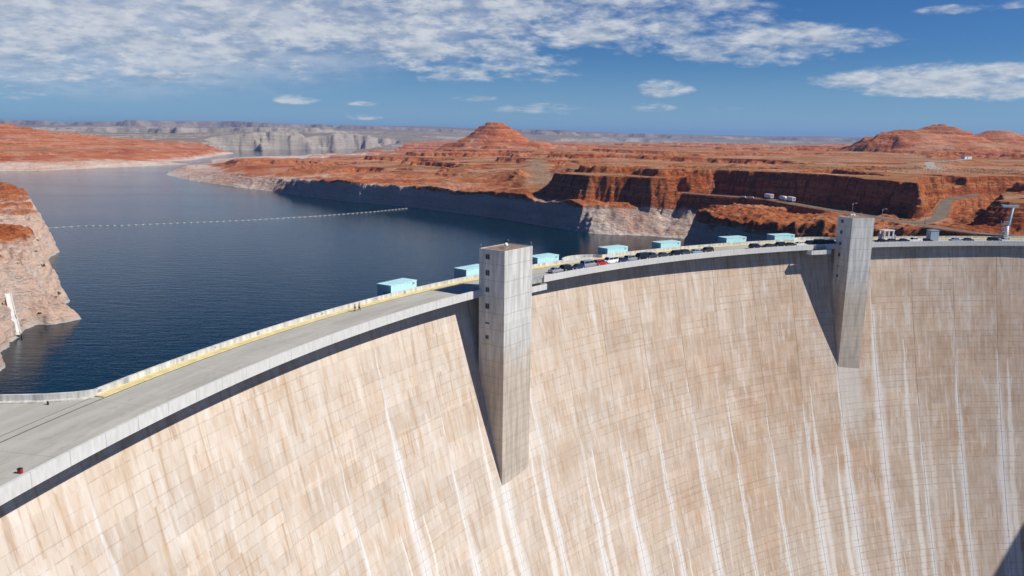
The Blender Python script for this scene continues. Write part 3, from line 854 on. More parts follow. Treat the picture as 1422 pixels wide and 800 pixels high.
# small things on the forecourt
r = empty('utility_box', (-57.4, 85.2, 0.004), rad(170)); tag(r, 'small dark red utility box on the road by the parapet', 'utility box')
mb = MB(); mb.box((0, 0, .3), (.5, .4, .5)); mb.build('case', M['red'], r, bevel=.03)
mb = MB(); mb.box((0, 0, .58), (.54, .44, .06)); mb.build('lid', M['black'], r); mb = MB()
for x in (-.18, .18): mb.box((x, 0, .03), (.1, .34, .06))
mb.build('foot', M['black'], r)
r = empty('bollard', (-67.8, 108.4, 0.004)); tag(r, 'low dark bollard by the forecourt wall', 'bollard')
mb = MB(); mb.bar((0, 0, 0), (0, 0, .55), .16, 10, .13); mb.build('post', M['black'], r); mb = MB(); mb.ball((0, 0, .55), .16, 8, 6, (1, 1, .5)); mb.build('cap', M['grey'], r)

# ------------------------------------------------------------------ gantry, kiosk and mast at the far end
a = P(102.9, 7.6); rz = rad(102.5 - 90)
r = empty('gantry', a, math.pi + rz); tag(r, 'white steel gantry frame straddling the crest road right of the farther tower', 'gantry')
for x in (0, 2.0, 4.0):
    mb = MB(); mb.box((x, 0, 2.1), (.45, .5, 4.2)); mb.build('leg', M['white'], r)
    mb = MB(); mb.box((x, -2.6, 2.1), (.4, .4, 4.2)); mb.build('leg', M['white'], r)
mb = MB(); mb.box((2, 0, 4.4), (5.0, .6, .4)); mb.box((2, -2.6, 4.4), (5.0, .5, .4)); mb.box((-.2, -1.3, 4.4), (.4, 2.2, .35)); mb.box((4.2, -1.3, 4.4), (.4, 2.2, .35)); mb.build('beam', M['white'], r)
mb = MB(); mb.box((2, 0.05, 1.3), (3.5, .3, .35)); mb.build('crossbar', M['white'], r)
mb = MB(); mb.box((5.0, -1, 1.8), (.9, 1.2, 2.6)); mb.box((-1.2, -1, 1.4), (1.1, 1.2, 2.2)); mb.build('winch_case', M['grey'], r)
a = P(99.45, 7.6)
r = empty('kiosk', a, rad(99 - 90) + math.pi); tag(r, 'tall blue-grey box kiosk on the crest right of the white gantry', 'kiosk')
r.rotation_euler.z = rad(99 - 90)
mb = MB(); mb.box((1.9, 1.2, 2.05), (3.6, 2.6, 4.1)); mb.build('wall', M['bluegrey'], r)
mb = MB(); mb.box((1.9, 1.2, 4.2), (3.9, 2.9, .16)); mb.build('roof', M['steel'], r)
mb = MB(); mb.box((-.02, 1.2, 1.5), (.06, 1.0, 2.2)); mb.build('door', M['grey'], r)

mast_at = P(91.9, 14.5)
r = empty('steel_mast', mast_at, rad(3)); tag(r, 'grey steel mast with platforms and a cantilever arm at the right edge', 'mast')
mb = MB(); mb.bar((0, 0, 0), (1.9, 0, 13.0), .75, 10, .5); mb.build('column', M['bluegrey'], r)
mb = MB(); mb.box((.6, 0, 13.6), (6.8, 1.1, .9)); mb.box((-2.6, 0, 14.05), (1.2, .8, .35)); mb.build('arm', M['bluegrey'], r)
mb = MB(); mb.bar((-.3, -.9, 0), (-.1, -.9, 5.4), 1.0, 10, .55); mb.build('housing', M['white'], r)
for z in (2.2, 4.0, 6.2):
    mb = MB(); mb.box((-.6, 0, z), (3.4, 2.6, .12)); pf = mb.build('platform', M['steel'], r)
    mb = MB()
    for x in (-2.2, -.6, 1.0): mb.bar((x, -1.25, z), (x, -1.25, z + 1), .05)
    mb.bar((-2.2, -1.25, z + 1), (1.0, -1.25, z + 1), .05); mb.build('rail', M['steel'], pf)
for x, h in ((-2.3, 7.2), (-1.0, 7.8)):
    mb = MB(); mb.bar((x, 0, 0), (x, 0, h), .14); mb.ball((x, 0, h), .22); mb.build('insulator_post', M['grey'], r)

# ------------------------------------------------------------------ TERRAIN : height function in plan coordinates
PERM = rng.permutation(512).astype(np.int32)
PERM = np.concatenate([PERM, PERM, PERM])
GR = rng.uniform(0, 2 * math.pi, 512).astype(np.float32)
GX, GY = np.cos(GR).astype(np.float32), np.sin(GR).astype(np.float32)


def pn(x, y, seed=0):
    x = x.astype(np.float32); y = y.astype(np.float32)
    xf = np.floor(x); yf = np.floor(y)
    xi = (xf.astype(np.int32) + seed * 37) & 511; yi = (yf.astype(np.int32) + seed * 91) & 511
    fx = x - xf; fy = y - yf
    u = fx * fx * fx * (fx * (fx * 6 - 15) + 10); v = fy * fy * fy * (fy * (fy * 6 - 15) + 10)

    def g(ix, iy, dx, dy):
        k = PERM[PERM[ix & 511] + (iy & 511)]
        return GX[k] * dx + GY[k] * dy
    a = g(xi, yi, fx, fy); b = g(xi + 1, yi, fx - 1, fy); c = g(xi, yi + 1, fx, fy - 1); d = g(xi + 1, yi + 1, fx - 1, fy - 1)
    return (a + (b - a) * u + ((c + (d - c) * u) - (a + (b - a) * u)) * v) * 1.5


def fbm(x, y, wl, octs, seed, gain=.5, ridge=False):
    s = np.zeros(x.shape, np.float32); amp = 1.0; f = 1.0 / wl; tot = 0
    for o in range(octs):
        n = pn(x * f + 13.7 * o, y * f - 7.1 * o, seed + o)
        if ridge: n = 1 - 2 * np.abs(n)
        s += amp * n; tot += amp; amp *= gain; f *= 2.03
    return s / tot


def sstep(a, b, x):
    t = np.clip((x - a) / (b - a), 0, 1); return t * t * (3 - 2 * t)


# lake and canyon outline (x, y, height of the bank top, width of the bank)
LAKE = [(-60, 70, 0, 8), (-95, 100, 0, 8), (-128, 135, -3, 12), (-137, 168, -4, 12), (-136, 199, -4, 13), (-145, 215, -4, 13), (-152, 232, -4, 13), (-156, 242, -5, 13), (-155, 248, -5, 14), (-149, 252, -10, 16),
        (-145, 257, -15, 16), (-160, 276, -9, 14), (-174, 296, -6, 10), (-195, 330, -4, 10), (-218, 358, -5, 10), (-234, 388, -10, 10), (-239, 404, -8, 9), (-257, 432, -5, 9), (-295, 491, -4, 9), (-357, 577, -4, 10),
        (-450, 650, -4, 12), (-600, 740, -4, 14), (-800, 800, -4, 20), (-1000, 900, -4, 20), (-1080, 1000, -4, 25), (-950, 1080, -8, 40), (-761, 1162, -13, 34), (-718, 1198, -13, 34), (-680, 1316, -13, 30), (-621, 1501, -19, 30),
        (-640, 1518, -20, 30), (-708, 1505, -14, 50), (-709, 1585, -12, 40), (-700, 1725, -10, 40), (-760, 2000, -10, 50), (-804, 2266, -10, 50), (-900, 2450, -8, 60), (-1010, 2600, 14, 60), (-927, 2719, 34, 45), (-830, 2900, 40, 40), (-760, 2950, 16, 60), (-700, 3120, 38, 40), (-607, 3266, 26, 50), (-480, 3330, 10, 60),
        (-430, 3000, -8, 60), (-505, 2268, -21, 50), (-593, 2070, -21, 50), (-671, 1964, -21, 50), (-673, 1737, -21, 50), (-600, 1560, -19, 40), (-545, 1350, -15, 30), (-530, 1200, -13, 26), (-501, 1128, -19, 28), (-470, 1080, -17, 30),
        (-425, 1020, -14, 32), (-360, 945, -12, 30), (-298, 881, -12, 26), (-262, 845, -11, 14), (-233, 807, -9, 7), (-157, 731, -6.5, 5), (-90, 682, -4.6, 5), (-42, 632, -4.6, 5), (-7, 593, -5, 5), (24, 549, -5.5, 5), (43, 522, -6, 7),
        (56, 512, -5, 20), (75, 507, -4, 24), (97, 499, -4, 27), (112, 492, -3, 24), (105, 474, -3.5, 7), (103, 450, -3, 6), (108, 425, -3, 6), (116, 400, -2, 8), (131, 380, -1.5, 10), (150, 362, -1, 13), (172, 346, -.5, 16),
        (198, 331, -.5, 14), (230, 322, 0, 10), (262, 312, 0, 8), (290, 300, 1, 8), (310, 268, 4, 8), (345, 215, 4, 9), (420, 95, 4, 9), (500, -40, 4, 9), (480, -120, 4, 9), (100, -160, 4, 9), (-10, -40, 4, 9)]
# foot of the upper cliffs / start of the upland
UP1 = [(-500, 1330), (-465, 1160), (-385, 1020), (-280, 905), (-165, 800), (-92, 735), (-38, 682), (-8, 640), (14, 590), (34, 556), (48, 536), (64, 534), (78, 530), (92, 521), (104, 523), (122, 531), (140, 538), (153, 523), (166, 507), (178, 490), (186, 464), (190, 440),
       (197, 420), (201, 402), (200, 388), (204, 384), (214, 402), (226, 424), (240, 448), (262, 472), (300, 492), (420, 510), (900, 500), (3000, 300), (9000, 3000), (9000, 9000), (-600, 9000), (-450, 2900), (-530, 2250), (-630, 1950), (-620, 1740), (-550, 1560)]
UP2 = [(213, 364), (222, 352), (240, 342), (275, 333), (330, 322), (420, 300), (900, 200), (1500, 200), (900, 470), (500, 470), (310, 455), (268, 436), (250, 414), (236, 388), (224, 372)]
UC = np.array([(60, 540, 15), (116, 540, 16), (190, 510, 19), (205, 420, 18), (206, 398, 16), (300, 600, 18.5), (0, 690, 6), (-60, 800, 1), (-150, 900, -1), (-250, 1050, -3), (-400, 1200, -5), (-470, 1150, -7), (-500, 1500, -18), (-550, 1800, -21), (-590, 2000, -22), (-420, 1080, -6), (-340, 980, -4), (-450, 1300, -8),
               (-300, 1400, -11), (-420, 1700, -20), (-350, 1900, -19), (-480, 1900, -21), (-420, 2100, -21), (-330, 2250, -19), (-120, 1200, 9), (0, 1500, 14), (-200, 1900, 2), (-450, 2300, -21), (200, 1400, 19), (450, 1500, 22), (700, 1400, 25), (900, 1800, 27), (500, 2300, 22), (0, 2200, 13), (1400, 2600, 26), (300, 3000, 14), (300, 900, 19), (600, 900, 23), (230, 362, 13), (262, 390, 16),
               (350, 400, 18), (400, 600, 20), (100, 800, 13), (150, 1000, 16), (900, 500, 25), (-300, 3000, 5), (-900, 1300, 0), (-850, 1150, -4), (-780, 1250, -3), (-760, 1400, -2), (-780, 1600, -2), (-900, 1550, 5), (-1050, 1600, 20), (-820, 2000, -3), (-900, 2050, 5), (-1000, 2050, 17), (-1100, 1950, 33), (-1250, 1900, 55), (-1450, 1850, 72), (-1700, 1900, 80), (-1250, 1500, 25), (-860, 2300, -6), (-980, 2400, 6),
               (-1000, 2850, 36), (-1500, 2700, 30), (-800, 3200, 38), (-1100, 3300, 32), (-500, 3500, 5), (-300, 420, 11), (-380, 480, 12), (-290, 330, 12), (-230, 300, 5), (-220, 250, 5), (-250, 220, 12), (-190, 180, 6), (-420, 560, 8), (-500, 500, 15), (-280, 440, 8), (-500, 300, 22)], np.float32)
ROADS = [([(113, 531, 3.0), (129, 515, 2.7), (148, 502, 2.5), (160, 489, 2.3), (165, 466, 2.1), (170, 440, 1.9), (175, 418, 1.7), (183, 393, 1.5), (188, 365, 1.2), (194, 345, 1.0), (201, 333, .8), (216, 326, .6), (245, 322, .5)], 4.2),
         ([(188, 366, 1.3), (199, 372, 1.6), (210, 384, 2.2), (221, 402, 3.2), (234, 424, 4.5), (248, 446, 6.5), (275, 462, 9)], 4.5)]
WASH = [(20, 600, .5), (24, 660, 3.0), (22, 740, 6.0), (30, 830, 8.5), (26, 920, 10.5)]
FIELD = ([(296, 556, 19.5), (318, 596, 19.5), (345, 655, 20.2), (372, 705, 20.6), (420, 750, 21.2), (462, 800, 22.0)], 6.5)


def poly_sdf(x, y, poly, attrs=False):
    """signed distance to a closed polygon (negative inside) and, on demand, interpolated vertex attributes"""
    best = np.full(x.shape, 1e12, np.float32); inside = np.zeros(x.shape, bool)
    n = len(poly); at = None
    if attrs: at = [np.zeros(x.shape, np.float32) for _ in poly[0][2:]]
    for i in range(n):
        p, q = poly[i], poly[(i + 1) % n]
        ex, ey = q[0] - p[0], q[1] - p[1]
        wx, wy = x - p[0], y - p[1]
        t = np.clip((wx * ex + wy * ey) / (ex * ex + ey * ey), 0, 1)
        dd = (wx - ex * t) ** 2 + (wy - ey * t) ** 2
        m = dd < best
        best[m] = dd[m]
        if attrs:
            for k in range(len(at)):
                at[k][m] = p[2 + k] + (q[2 + k] - p[2 + k]) * t[m]
        c = ((p[1] > y) != (q[1] > y))
        xx = p[0] + ex * (y - p[1]) / (ey if ey else 1e-9)
        inside ^= c & (x < xx)
    d = np.sqrt(best); d[inside] *= -1
    return (d, at) if attrs else d


def line_dist(x, y, line):
    best = np.full(x.shape, 1e12, np.float32); zz = np.zeros(x.shape, np.float32)
    for p, q in zip(line, line[1:]):
        ex, ey = q[0] - p[0], q[1] - p[1]
        t = np.clip(((x - p[0]) * ex + (y - p[1]) * ey) / (ex * ex + ey * ey), 0, 1)
        dd = (x - p[0] - ex * t) ** 2 + (y - p[1] - ey * t) ** 2
        m = dd < best; best[m] = dd[m]; zz[m] = p[2] + (q[2] - p[2]) * t[m]
    return np.sqrt(best), zz


def bump(x, y, cx, cy, rx, ry, rot=0.0):
    ca, sa = math.cos(rot), math.sin(rot)
    dx, dy = x - cx, y - cy
    return np.sqrt(((dx * ca + dy * sa) / rx) ** 2 + ((-dx * sa + dy * ca) / ry) ** 2)


def steps(t, k=4, sharp=.35):
    """cliff profile 0..1 broken into k ledges"""
    u = np.clip(t, 0, 1) * k; f = np.floor(u); r = u - f
    return np.clip((f + sstep(0.5 - sharp / 2, 0.5 + sharp / 2, r) * .8 + r * .2) / k, 0, 1)


BUTTES = [(-41, 1700), (752, 1400)]


def height(x, y):
    x = x.astype(np.float32); y = y.astype(np.float32)
    rr = np.hypot(x, y)
    # outline warp: coves, buttresses, blocks
    near = 1 - sstep(900, 2500, rr)
    w1 = fbm(x, y, 55, 3, 3); w2 = fbm(x, y, 14, 3, 8); w3 = fbm(x, y, 4.5, 2, 41)
    w0 = fbm(x, y, 260, 4, 91, ridge=True) * sstep(2400, 2700, y)
    d, (zc, w) = poly_sdf(x, y, LAKE, True)
    warp = 2.2 * w2 + 2.0 * w1 + .7 * w3
    cove = (w > 15) & (y < 900) & (y > 440)
    dl = d + np.where(cove, 2.2 * w1 + 2.0 * w2, warp * np.clip(w / 8, .7, 2.0)) + 120 * w0
    zc = zc + (4.0 * fbm(x, y, 48, 3, 101) + 1.6 * fbm(x, y, 13, 2, 104)) * (w < 14) * (zc < -1)
    # bank
    t = dl / w + np.where(cove, .10 * w2 + .20 * w1 + .04 * w3, 0)
    prof = np.where(t < .0, t * .6, 0) + np.where(cove, np.clip(t, 0, 1) ** 1.25, steps(np.clip(t, 0, 1), 5, .5))
    h = WATER - .2 + (zc - WATER) * prof
    h = np.maximum(h, -45)
    # upland target
    num = np.zeros(x.shape, np.float32); den = np.zeros(x.shape, np.float32)
    for cx, cy, cz in UC:
        sc = 1600 + 0.006 * rr * rr * .2
        ww = 1.0 / ((x - cx) ** 2 + (y - cy) ** 2 + sc) ** 1.6
        num += ww * cz; den += ww
    U = num / den
    far = sstep(2700, 3600, y)
    U = U * (1 - far * sstep(-700, -200, x)) + 4 * far * sstep(-700, -200, x)
    # roughness of the upland: humps, slickrock domes and ledges
    hum = fbm(x, y, 210, 4, 11); dom = fbm(x, y, 62, 4, 17, ridge=True); sm = fbm(x, y, 15, 4, 23)
    amp = sstep(6, 55, d) * (1 - .45 * sstep(3000, 5000, rr))
    quiet = 1 - .5 * sstep(480, 620, y) * sstep(60, 160, x)
    quiet = np.where((x < -560) & (y > 1000), .55, quiet)
    quiet = quiet * (1 - .78 * sstep(-130, -260, x) * sstep(1200, 1350, y))
    U2 = U + amp * quiet * (6.4 * hum + 4.4 * dom) + sm * .7 * sstep(3, 40, d)
    # terraces
    st = 6.0
    k = (U2 + 1.6 * hum) / st; f = np.floor(k); r = k - f
    ter = st * (f + sstep(.84, .97, r)) - 1.6 * hum
    U2 = U2 + (ter - U2) * .85 * (1 - .5 * sstep(2500, 4000, rr))
    # blend from the bank top to the upland: left of the cove a long rise, right of it a bench and a cliff
    d1 = poly_sdf(x, y, UP1); d2 = poly_sdf(x, y, UP2)
    right = sstep(-30, 25, x) * sstep(1500, 700, y)
    wu = (130 - 70 * sstep(800, 1000, y)) * (1 - right) + 7.0 * right
    e1 = -(d1 + 2.6 * w2 + 6.5 * w1 + .9 * w3 + 8.0 * fbm(x, y, 105, 2, 131) * right)
    tu = e1 / wu
    cliff = steps(tu, 5, .45) * right + sstep(0, 1, tu) * (1 - right)
    e2 = -(d2 + 1.6 * w2 + 1.5 * w1 + .6 * w3)
    cliff = np.maximum(cliff, steps(e2 / 7.0, 5, .45))
    rightside = (x > -560) & (y > 330) | (x > 100)
    leftbank = ~rightside
    base = zc + sstep(w * .8, w * 2.5, dl) * (1.2 + sm * 1.2)
    lb = sstep(0, 1, (dl - w) / np.where((y > 900), 110, 45))
    mixf = np.where(leftbank, lb, cliff * sstep(-2, 4, dl - w * .5))
    h = np.where(dl > w, base, h)
    h = h + (np.maximum(U2, zc if False else h) * 0 + U2 - h) * mixf * (dl > 0)
    # talus on the slope under the bench road
    tal = sstep(0, 10, dl) * (x > 100) * (y < 470) * (y > 300) * (cliff < .05)
    h = h + tal * (2.2 * w2 + 1.2 * w3 + .9 * fbm(x, y, 7, 2, 38, ridge=True))
    # near left bank: blocky boulders
    lbk = (x < -90) & (y < 640) & (dl > 0)
    h = h + lbk * (2.0 * fbm(x, y, 11, 3, 31, ridge=True) + .9 * fbm(x, y, 3.2, 2, 36, ridge=True) + 3.0 * w1) * sstep(0, 10, dl)
    # the roads are cut level
    for line, hw in ROADS:
        dd, zr = line_dist(x, y, line); m = 1 - sstep(hw, hw + 2.4, dd)
        h = h + (zr - h) * m
    dd, zr = line_dist(x, y, FIELD[0]); m = 1 - sstep(FIELD[1], FIELD[1] + 20, dd); h = h + (zr - h) * m
    dd, zr = line_dist(x, y, WASH); m = 1 - sstep(7, 26, dd); h = h + (zr - h) * m
    # buttes
    rough = .09 * fbm(x, y, 60, 4, 51) + .05 * fbm(x, y, 22, 3, 55)
    q = bump(x, y, -41, 1700, 124, 112) + rough
    b = np.clip(1 - q, 0, 1)
    prof1 = np.interp(b, [0, .12, .30, .52, .70, .735, .80, .84, 1.0], [0, 3.5, 10, 25, 40, 44, 47, 52, 55]).astype(np.float32)
    prof1 += np.where(b > .02, 1.2 * np.sin(prof1 * .9) * .6, 0)
    q2 = bump(x, y, 40, 1690, 62, 70) + rough
    prof1 = np.maximum(prof1, 15 * sstep(0, .75, 1 - q2))
    q = bump(x, y, -115, 1690, 70, 80) + rough; prof1 = np.maximum(prof1, 9 * sstep(0, .8, 1 - q))
    h = np.where(prof1 > .05, np.maximum(h, 0) * (1 - np.clip(prof1 / 8, 0, 1)) + 12 * np.clip(prof1 / 8, 0, 1) + prof1 - np.where(prof1 < 8, 0, 0), h)
    p2 = np.zeros(x.shape, np.float32)
    for cx, cy, rx, ry, hh in ((765, 1400, 178, 140, 17), (690, 1385, 100, 85, 33), (655, 1380, 60, 60, 29), (748, 1400, 98, 90, 40), (752, 1400, 26, 34, 44), (738, 1398, 20, 26, 43), (868, 1425, 76, 80, 35)):
        q = bump(x, y, cx, cy, rx, ry) + rough * 1.1
        b = np.clip(1 - q, 0, 1)
        bl = np.clip(b / .8, 0, 1); p2 = np.maximum(p2, hh * (.62 * bl ** .62 + .38 * steps(bl ** .62, 5, .6)))
    h = h + p2
    # far plateau: scarp after scarp
    yy = y + 1100 * fbm(x, y, 1500, 4, 61, ridge=True) + 260 * fbm(x, y, 330, 3, 66)
    tz = np.interp(x, [-7000, -3500, -1500, 300, 2500, 6000], [62, 74, 82, 72, 46, 46]).astype(np.float32)
    tz = tz * (.78 + .40 * sstep(-.25, .35, fbm(x, y, 2300, 3, 121)))
    s1 = steps(sstep(0, 1, (yy - 7000) / 190), 3, .5); s0 = steps(sstep(0, 1, (yy - 5200) / 130), 3, .4)
    fm = sstep(4200, 5200, y)
    h = h + fm * (s0 * tz * .42 + s1 * tz * .62 + 6 * fbm(x, y, 700, 3, 71)) * 1.0
    # white cliffs left of the bay
    s2 = steps(sstep(0, 1, (y + 420 * fbm(x, y, 500, 4, 77, ridge=True) + .30 * (x + 1800) - 3900) / 90), 3, .4) * sstep(-300, -900, x)
    h = h + s2 * 26 * (1 - .6 * fm)
    return h, dl


print('terrain...')
deg = np.concatenate([np.arange(-62, -41, .5), np.arange(-41, 41.01, .075), np.arange(41.5, 76, .5)])
rows = [118.0]
while rows[-1] < 15500:
    r = rows[-1]
    g = .0021 if r < 415 else .00105 if r < 640 else .0017 if r < 900 else .0026 if r < 2700 else .0034
    rows.append(r * (1 + g))
rows = np.array(rows)
A, Rr = np.meshgrid(np.radians(deg), rows)
X = (Rr * np.sin(A)).astype(np.float32); Y = (Rr * np.cos(A)).astype(np.float32)
Z = np.empty(X.shape, np.float32); DL = np.empty(X.shape, np.float32)
ch = 200
for i in range(0, X.shape[0], ch):
    Z[i:i + ch], DL[i:i + ch] = height(X[i:i + ch], Y[i:i + ch])
print('grid', X.shape)
nr, nc = X.shape
idx = np.arange(nr * nc).reshape(nr, nc)
quads = np.stack([idx[:-1, :-1], idx[:-1, 1:], idx[1:, 1:], idx[1:, :-1]], -1).reshape(-1, 4)
zmax = np.maximum.reduce([Z[:-1, :-1], Z[:-1, 1:], Z[1:, 1:], Z[1:, :-1]]).ravel()
xc = X[:-1, :-1].ravel(); yc = Y[:-1, :-1].ravel()
rc = np.hypot(xc - ARC[0], yc - ARC[1])
thc = np.degrees(np.arctan2(yc - ARC[1], xc - ARC[0]))
keep = (zmax > WATER - 3.5) & ~((rc < R0 + 22) & (yc < 330) & (xc < 350))
dl_c = DL[:-1, :-1].ravel()
keep &= ~((yc < 330) & (dl_c < 0) & (xc > 60))
keep &= ~((yc < 160) & (xc < 0) & (xc > -155))
reg = np.zeros(len(xc), np.int8)
reg[(np.hypot(xc + 41, yc - 1700) < 125)] = 1
reg[(np.hypot((xc - 760) / 1.5, yc - 1400) < 125)] = 2
reg[(xc < -560) & (yc > 1000) & (yc < 2480)] = 3
reg[(xc < -90) & (yc < 700)] = 4
reg[(yc > 2480) & (xc < -380)] = 5
reg[(yc > 4300)] = 6
XYZ = np.stack([X.ravel(), Y.ravel(), Z.ravel()], 1)


def grid_object(name, faces, mat):
    u, invx = np.unique(faces.ravel(), return_inverse=True)
    me = bpy.data.meshes.new(name)
    v = XYZ[u]
    me.vertices.add(len(v)); me.vertices.foreach_set('co', v.astype(np.float32).ravel())
    nf = len(faces)
    me.loops.add(nf * 4); me.loops.foreach_set('vertex_index', invx.astype(np.int32).ravel())
    me.polygons.add(nf); me.polygons.foreach_set('loop_start', np.arange(0, nf * 4, 4, dtype=np.int32))
    me.polygons.foreach_set('use_smooth', np.ones(nf, bool))
    me.update(calc_edges=True)
    me.materials.append(mat)
    o = bpy.data.objects.new(name, me)
    return link(o)


for code, name, mat, lab, cat in ((0, 'terrain', 'terrain', 'red sandstone headland with cliffs, benches and scrub flats beyond the lake', 'terrain'),
                                  (1, 'butte', 'terrain', 'conical red butte standing on the skyline above the middle of the lake shore', 'butte'),
                                  (2, 'butte', 'terrain', 'broad humped red butte on the skyline at the right', 'butte'),
                                  (3, 'hill', 'terrain', 'long low red hill with pale shore beyond the lake at the left', 'hill'),
                                  (4, 'cliff', 'terrain', 'bleached pale rock bank with red top at the near left of the lake', 'cliff'),
                                  (5, 'mesa', 'far', 'whitish flat-topped cliffs at the far end of the lake', 'mesa'),
                                  (6, 'plateau', 'far', 'blue hazy plateau scarps along the horizon', 'plateau')):
    f = quads[keep & (reg == code)]
    if len(f):
        tag(grid_object(name, f, M[mat]), lab, cat, kind='structure')

# canyon downstream: right wall (throws the shadow on the foot of the dam) and floor
wl = [(302, 287), (308, 277), (312, 266), (326, 240), (345, 212), (380, 158), (420, 96), (470, 15), (520, -70)]
pts = []
for (x0, y0), (x1, y1) in zip(wl, wl[1:]):
    n = max(2, int(math.hypot(x1 - x0, y1 - y0) / 4))
    for k in range(n): pts.append((x0 + (x1 - x0) * k / n, y0 + (y1 - y0) * k / n))
pts = np.array(pts, np.float32)
nx = len(pts); nzr = 60
vs = []; fs = []
tz = np.linspace(0, 1, nzr)
for i, (x, y) in enumerate(pts):
    rim = 3.0 + 3.0 * float(pn(np.array([i * .13]), np.array([2.2]), 5)[0]) + 1.0 * float(pn(np.array([i * .45]), np.array([7.2]), 6)[0])
    rim -= 2 + 40 * (1 - min(1, i / 4.0))
    for k, t in enumerate(tz):
        z = rim - 188 * t
        off = 2.0 * float(pn(np.array([i * .22]), np.array([z * .10]), 9)[0]) - 4 * t
        vs.append((x + .839 * off * (0 if k == 0 else 1), y + .545 * off * (0 if k == 0 else 1), z))
for i in range(nx - 1):
    for k in range(nzr - 1):
        fs.append((i * nzr + k, i * nzr + k + 1, (i + 1) * nzr + k + 1, (i + 1) * nzr + k))
b0 = len(vs)
for i, (x, y) in enumerate(pts):
    vs.append((x + 90, y + 60, vs[i * nzr][2] + 3))
for i in range(nx - 1):
    fs.append((i * nzr, (i + 1) * nzr, b0 + i + 1, b0 + i))
mb = MB(); mb.add(vs, fs); tag(mb.build('canyon_wall', M['canyon']), 'sheer red canyon wall below the right end of the dam', 'cliff', kind='structure')
mb = MB(); mb.add([(-250, -250, -184), (800, -250, -184), (800, 420, -184), (-250, 420, -184)], [(0, 1, 2, 3)])
M['floor'] = simple('canyon_floor_gravel', (0.085, 0.068, 0.045), .95, vary=.3, scale=.02)
tag(mb.build('ground', M['floor']), 'rocky canyon floor at the foot of the dam', 'ground', kind='structure')

# water: one sheet upstream of the dam
vs = []; fs = []
n = 80
for k in range(n + 1):
    th = 184 - (184 - 66) * k / n
    a, b = P(th, 14.3, WATER), P(184 + 14 - (184 + 14 - 40) * k / n, 9000, WATER)
    vs += [a, b]
for k in range(n): fs.append((2 * k, 2 * k + 1, 2 * k + 3, 2 * k + 2))
mb = MB(); mb.add(vs, fs); tag(mb.build('water', M['water']), 'deep blue reservoir water behind the dam', 'lake', kind='structure')


# ------------------------------------------------------------------ draped strips: roads and path
def ground_z(x, y):
    h, _ = height(np.array([x], np.float32), np.array([y], np.float32)); return float(h[0])


def strip(line, hw, lift, sub=6):
    L = []
    for p, q in zip(line, line[1:]):
        for k in range(sub):
            t = k / sub; L.append(tuple(p[i] + (q[i] - p[i]) * t for i in range(3)))
    L.append(line[-1]); vs = []; fs = []
    for i, p in enumerate(L):
        a = L[max(0, i - 1)]; b = L[min(len(L) - 1, i + 1)]
        dx, dy = b[0] - a[0], b[1] - a[1]; m = math.hypot(dx, dy); nx_, ny_ = -dy / m, dx / m
        w = hw if not callable(hw) else hw(i / len(L))
        vs += [(p[0] + nx_ * w, p[1] + ny_ * w, p[2] + lift), (p[0] - nx_ * w, p[1] - ny_ * w, p[2] + lift)]
        if i: fs.append((2 * i - 2, 2 * i - 1, 2 * i + 1, 2 * i))
    mb = MB(); mb.add(vs, fs); return mb


tag(strip(ROADS[0][0], 3.1, .10).build('road', M['asphalt']), 'dusty bench road cut along the red cliff above the far end of the dam', 'road', kind='structure')
tag(strip(ROADS[1][0], 2.8, .14).build('road', M['asphalt']), 'dusty side road curving up into the gap between the dark cliffs', 'road', kind='structure')
tag(strip(FIELD[0], lambda t: 6.0 if t < .25 else 3.6, .15).build('path', M['pale_path']), 'pale gravel track crossing the scrub flat below the right butte', 'path', kind='structure')

# hut at the end of the track
hz = ground_z(452, 790)
r = empty('hut', (452, 788, 22.0), .3); tag(r, 'small white hut beside the pale track below the right butte', 'hut')
mb = MB(); mb.box((0, 0, 1.5), (9, 4, 3)); mb.build('wall', M['white'], r); mb = MB(); mb.box((0, 0, 3.15), (9.6, 4.6, .3)); mb.build('roof', M['grey'], r); mb = MB(); mb.box((-1, -2.02, 1.1), (1, .06, 2.1)); mb.build('door', M['grey'], r)


# trucks and trailers on the bench road
def trailer(loc, rz, L, label, tank=False):
    r = empty('trailer', loc, rz); tag(r, label, 'trailer', 'white vehicles on the bench road')
    mb = MB()
    if tank: mb.bar((-L / 2, 0, 1.9), (L / 2, 0, 1.9), 1.05, 14)
    else: mb.box((0, 0, 1.9), (L, 2.3, 2.2))
    mb.build('tank' if tank else 'box_body', M['white'], r)
    mb = MB(); mb.box((0, 0, .68), (L, 1.6, .22)); mb.build('chassis', M['grey'], r)
    for x in (-L * .32, L * .32):
        for s in (-1, 1):
            mb = MB(); mb.bar((x, s * .85, .48), (x, s * 1.12, .48), .46, 12); mb.build('wheel', M['black'], r)
    mb = MB(); mb.box((L / 2 + .01, 0, 1.9), (.05, 1.6, 1.6)) if not tank else mb.bar((0, 0, 2.9), (0, 0, 3.15), .35, 10); mb.build('hatch', M['grey'], r)
    return r


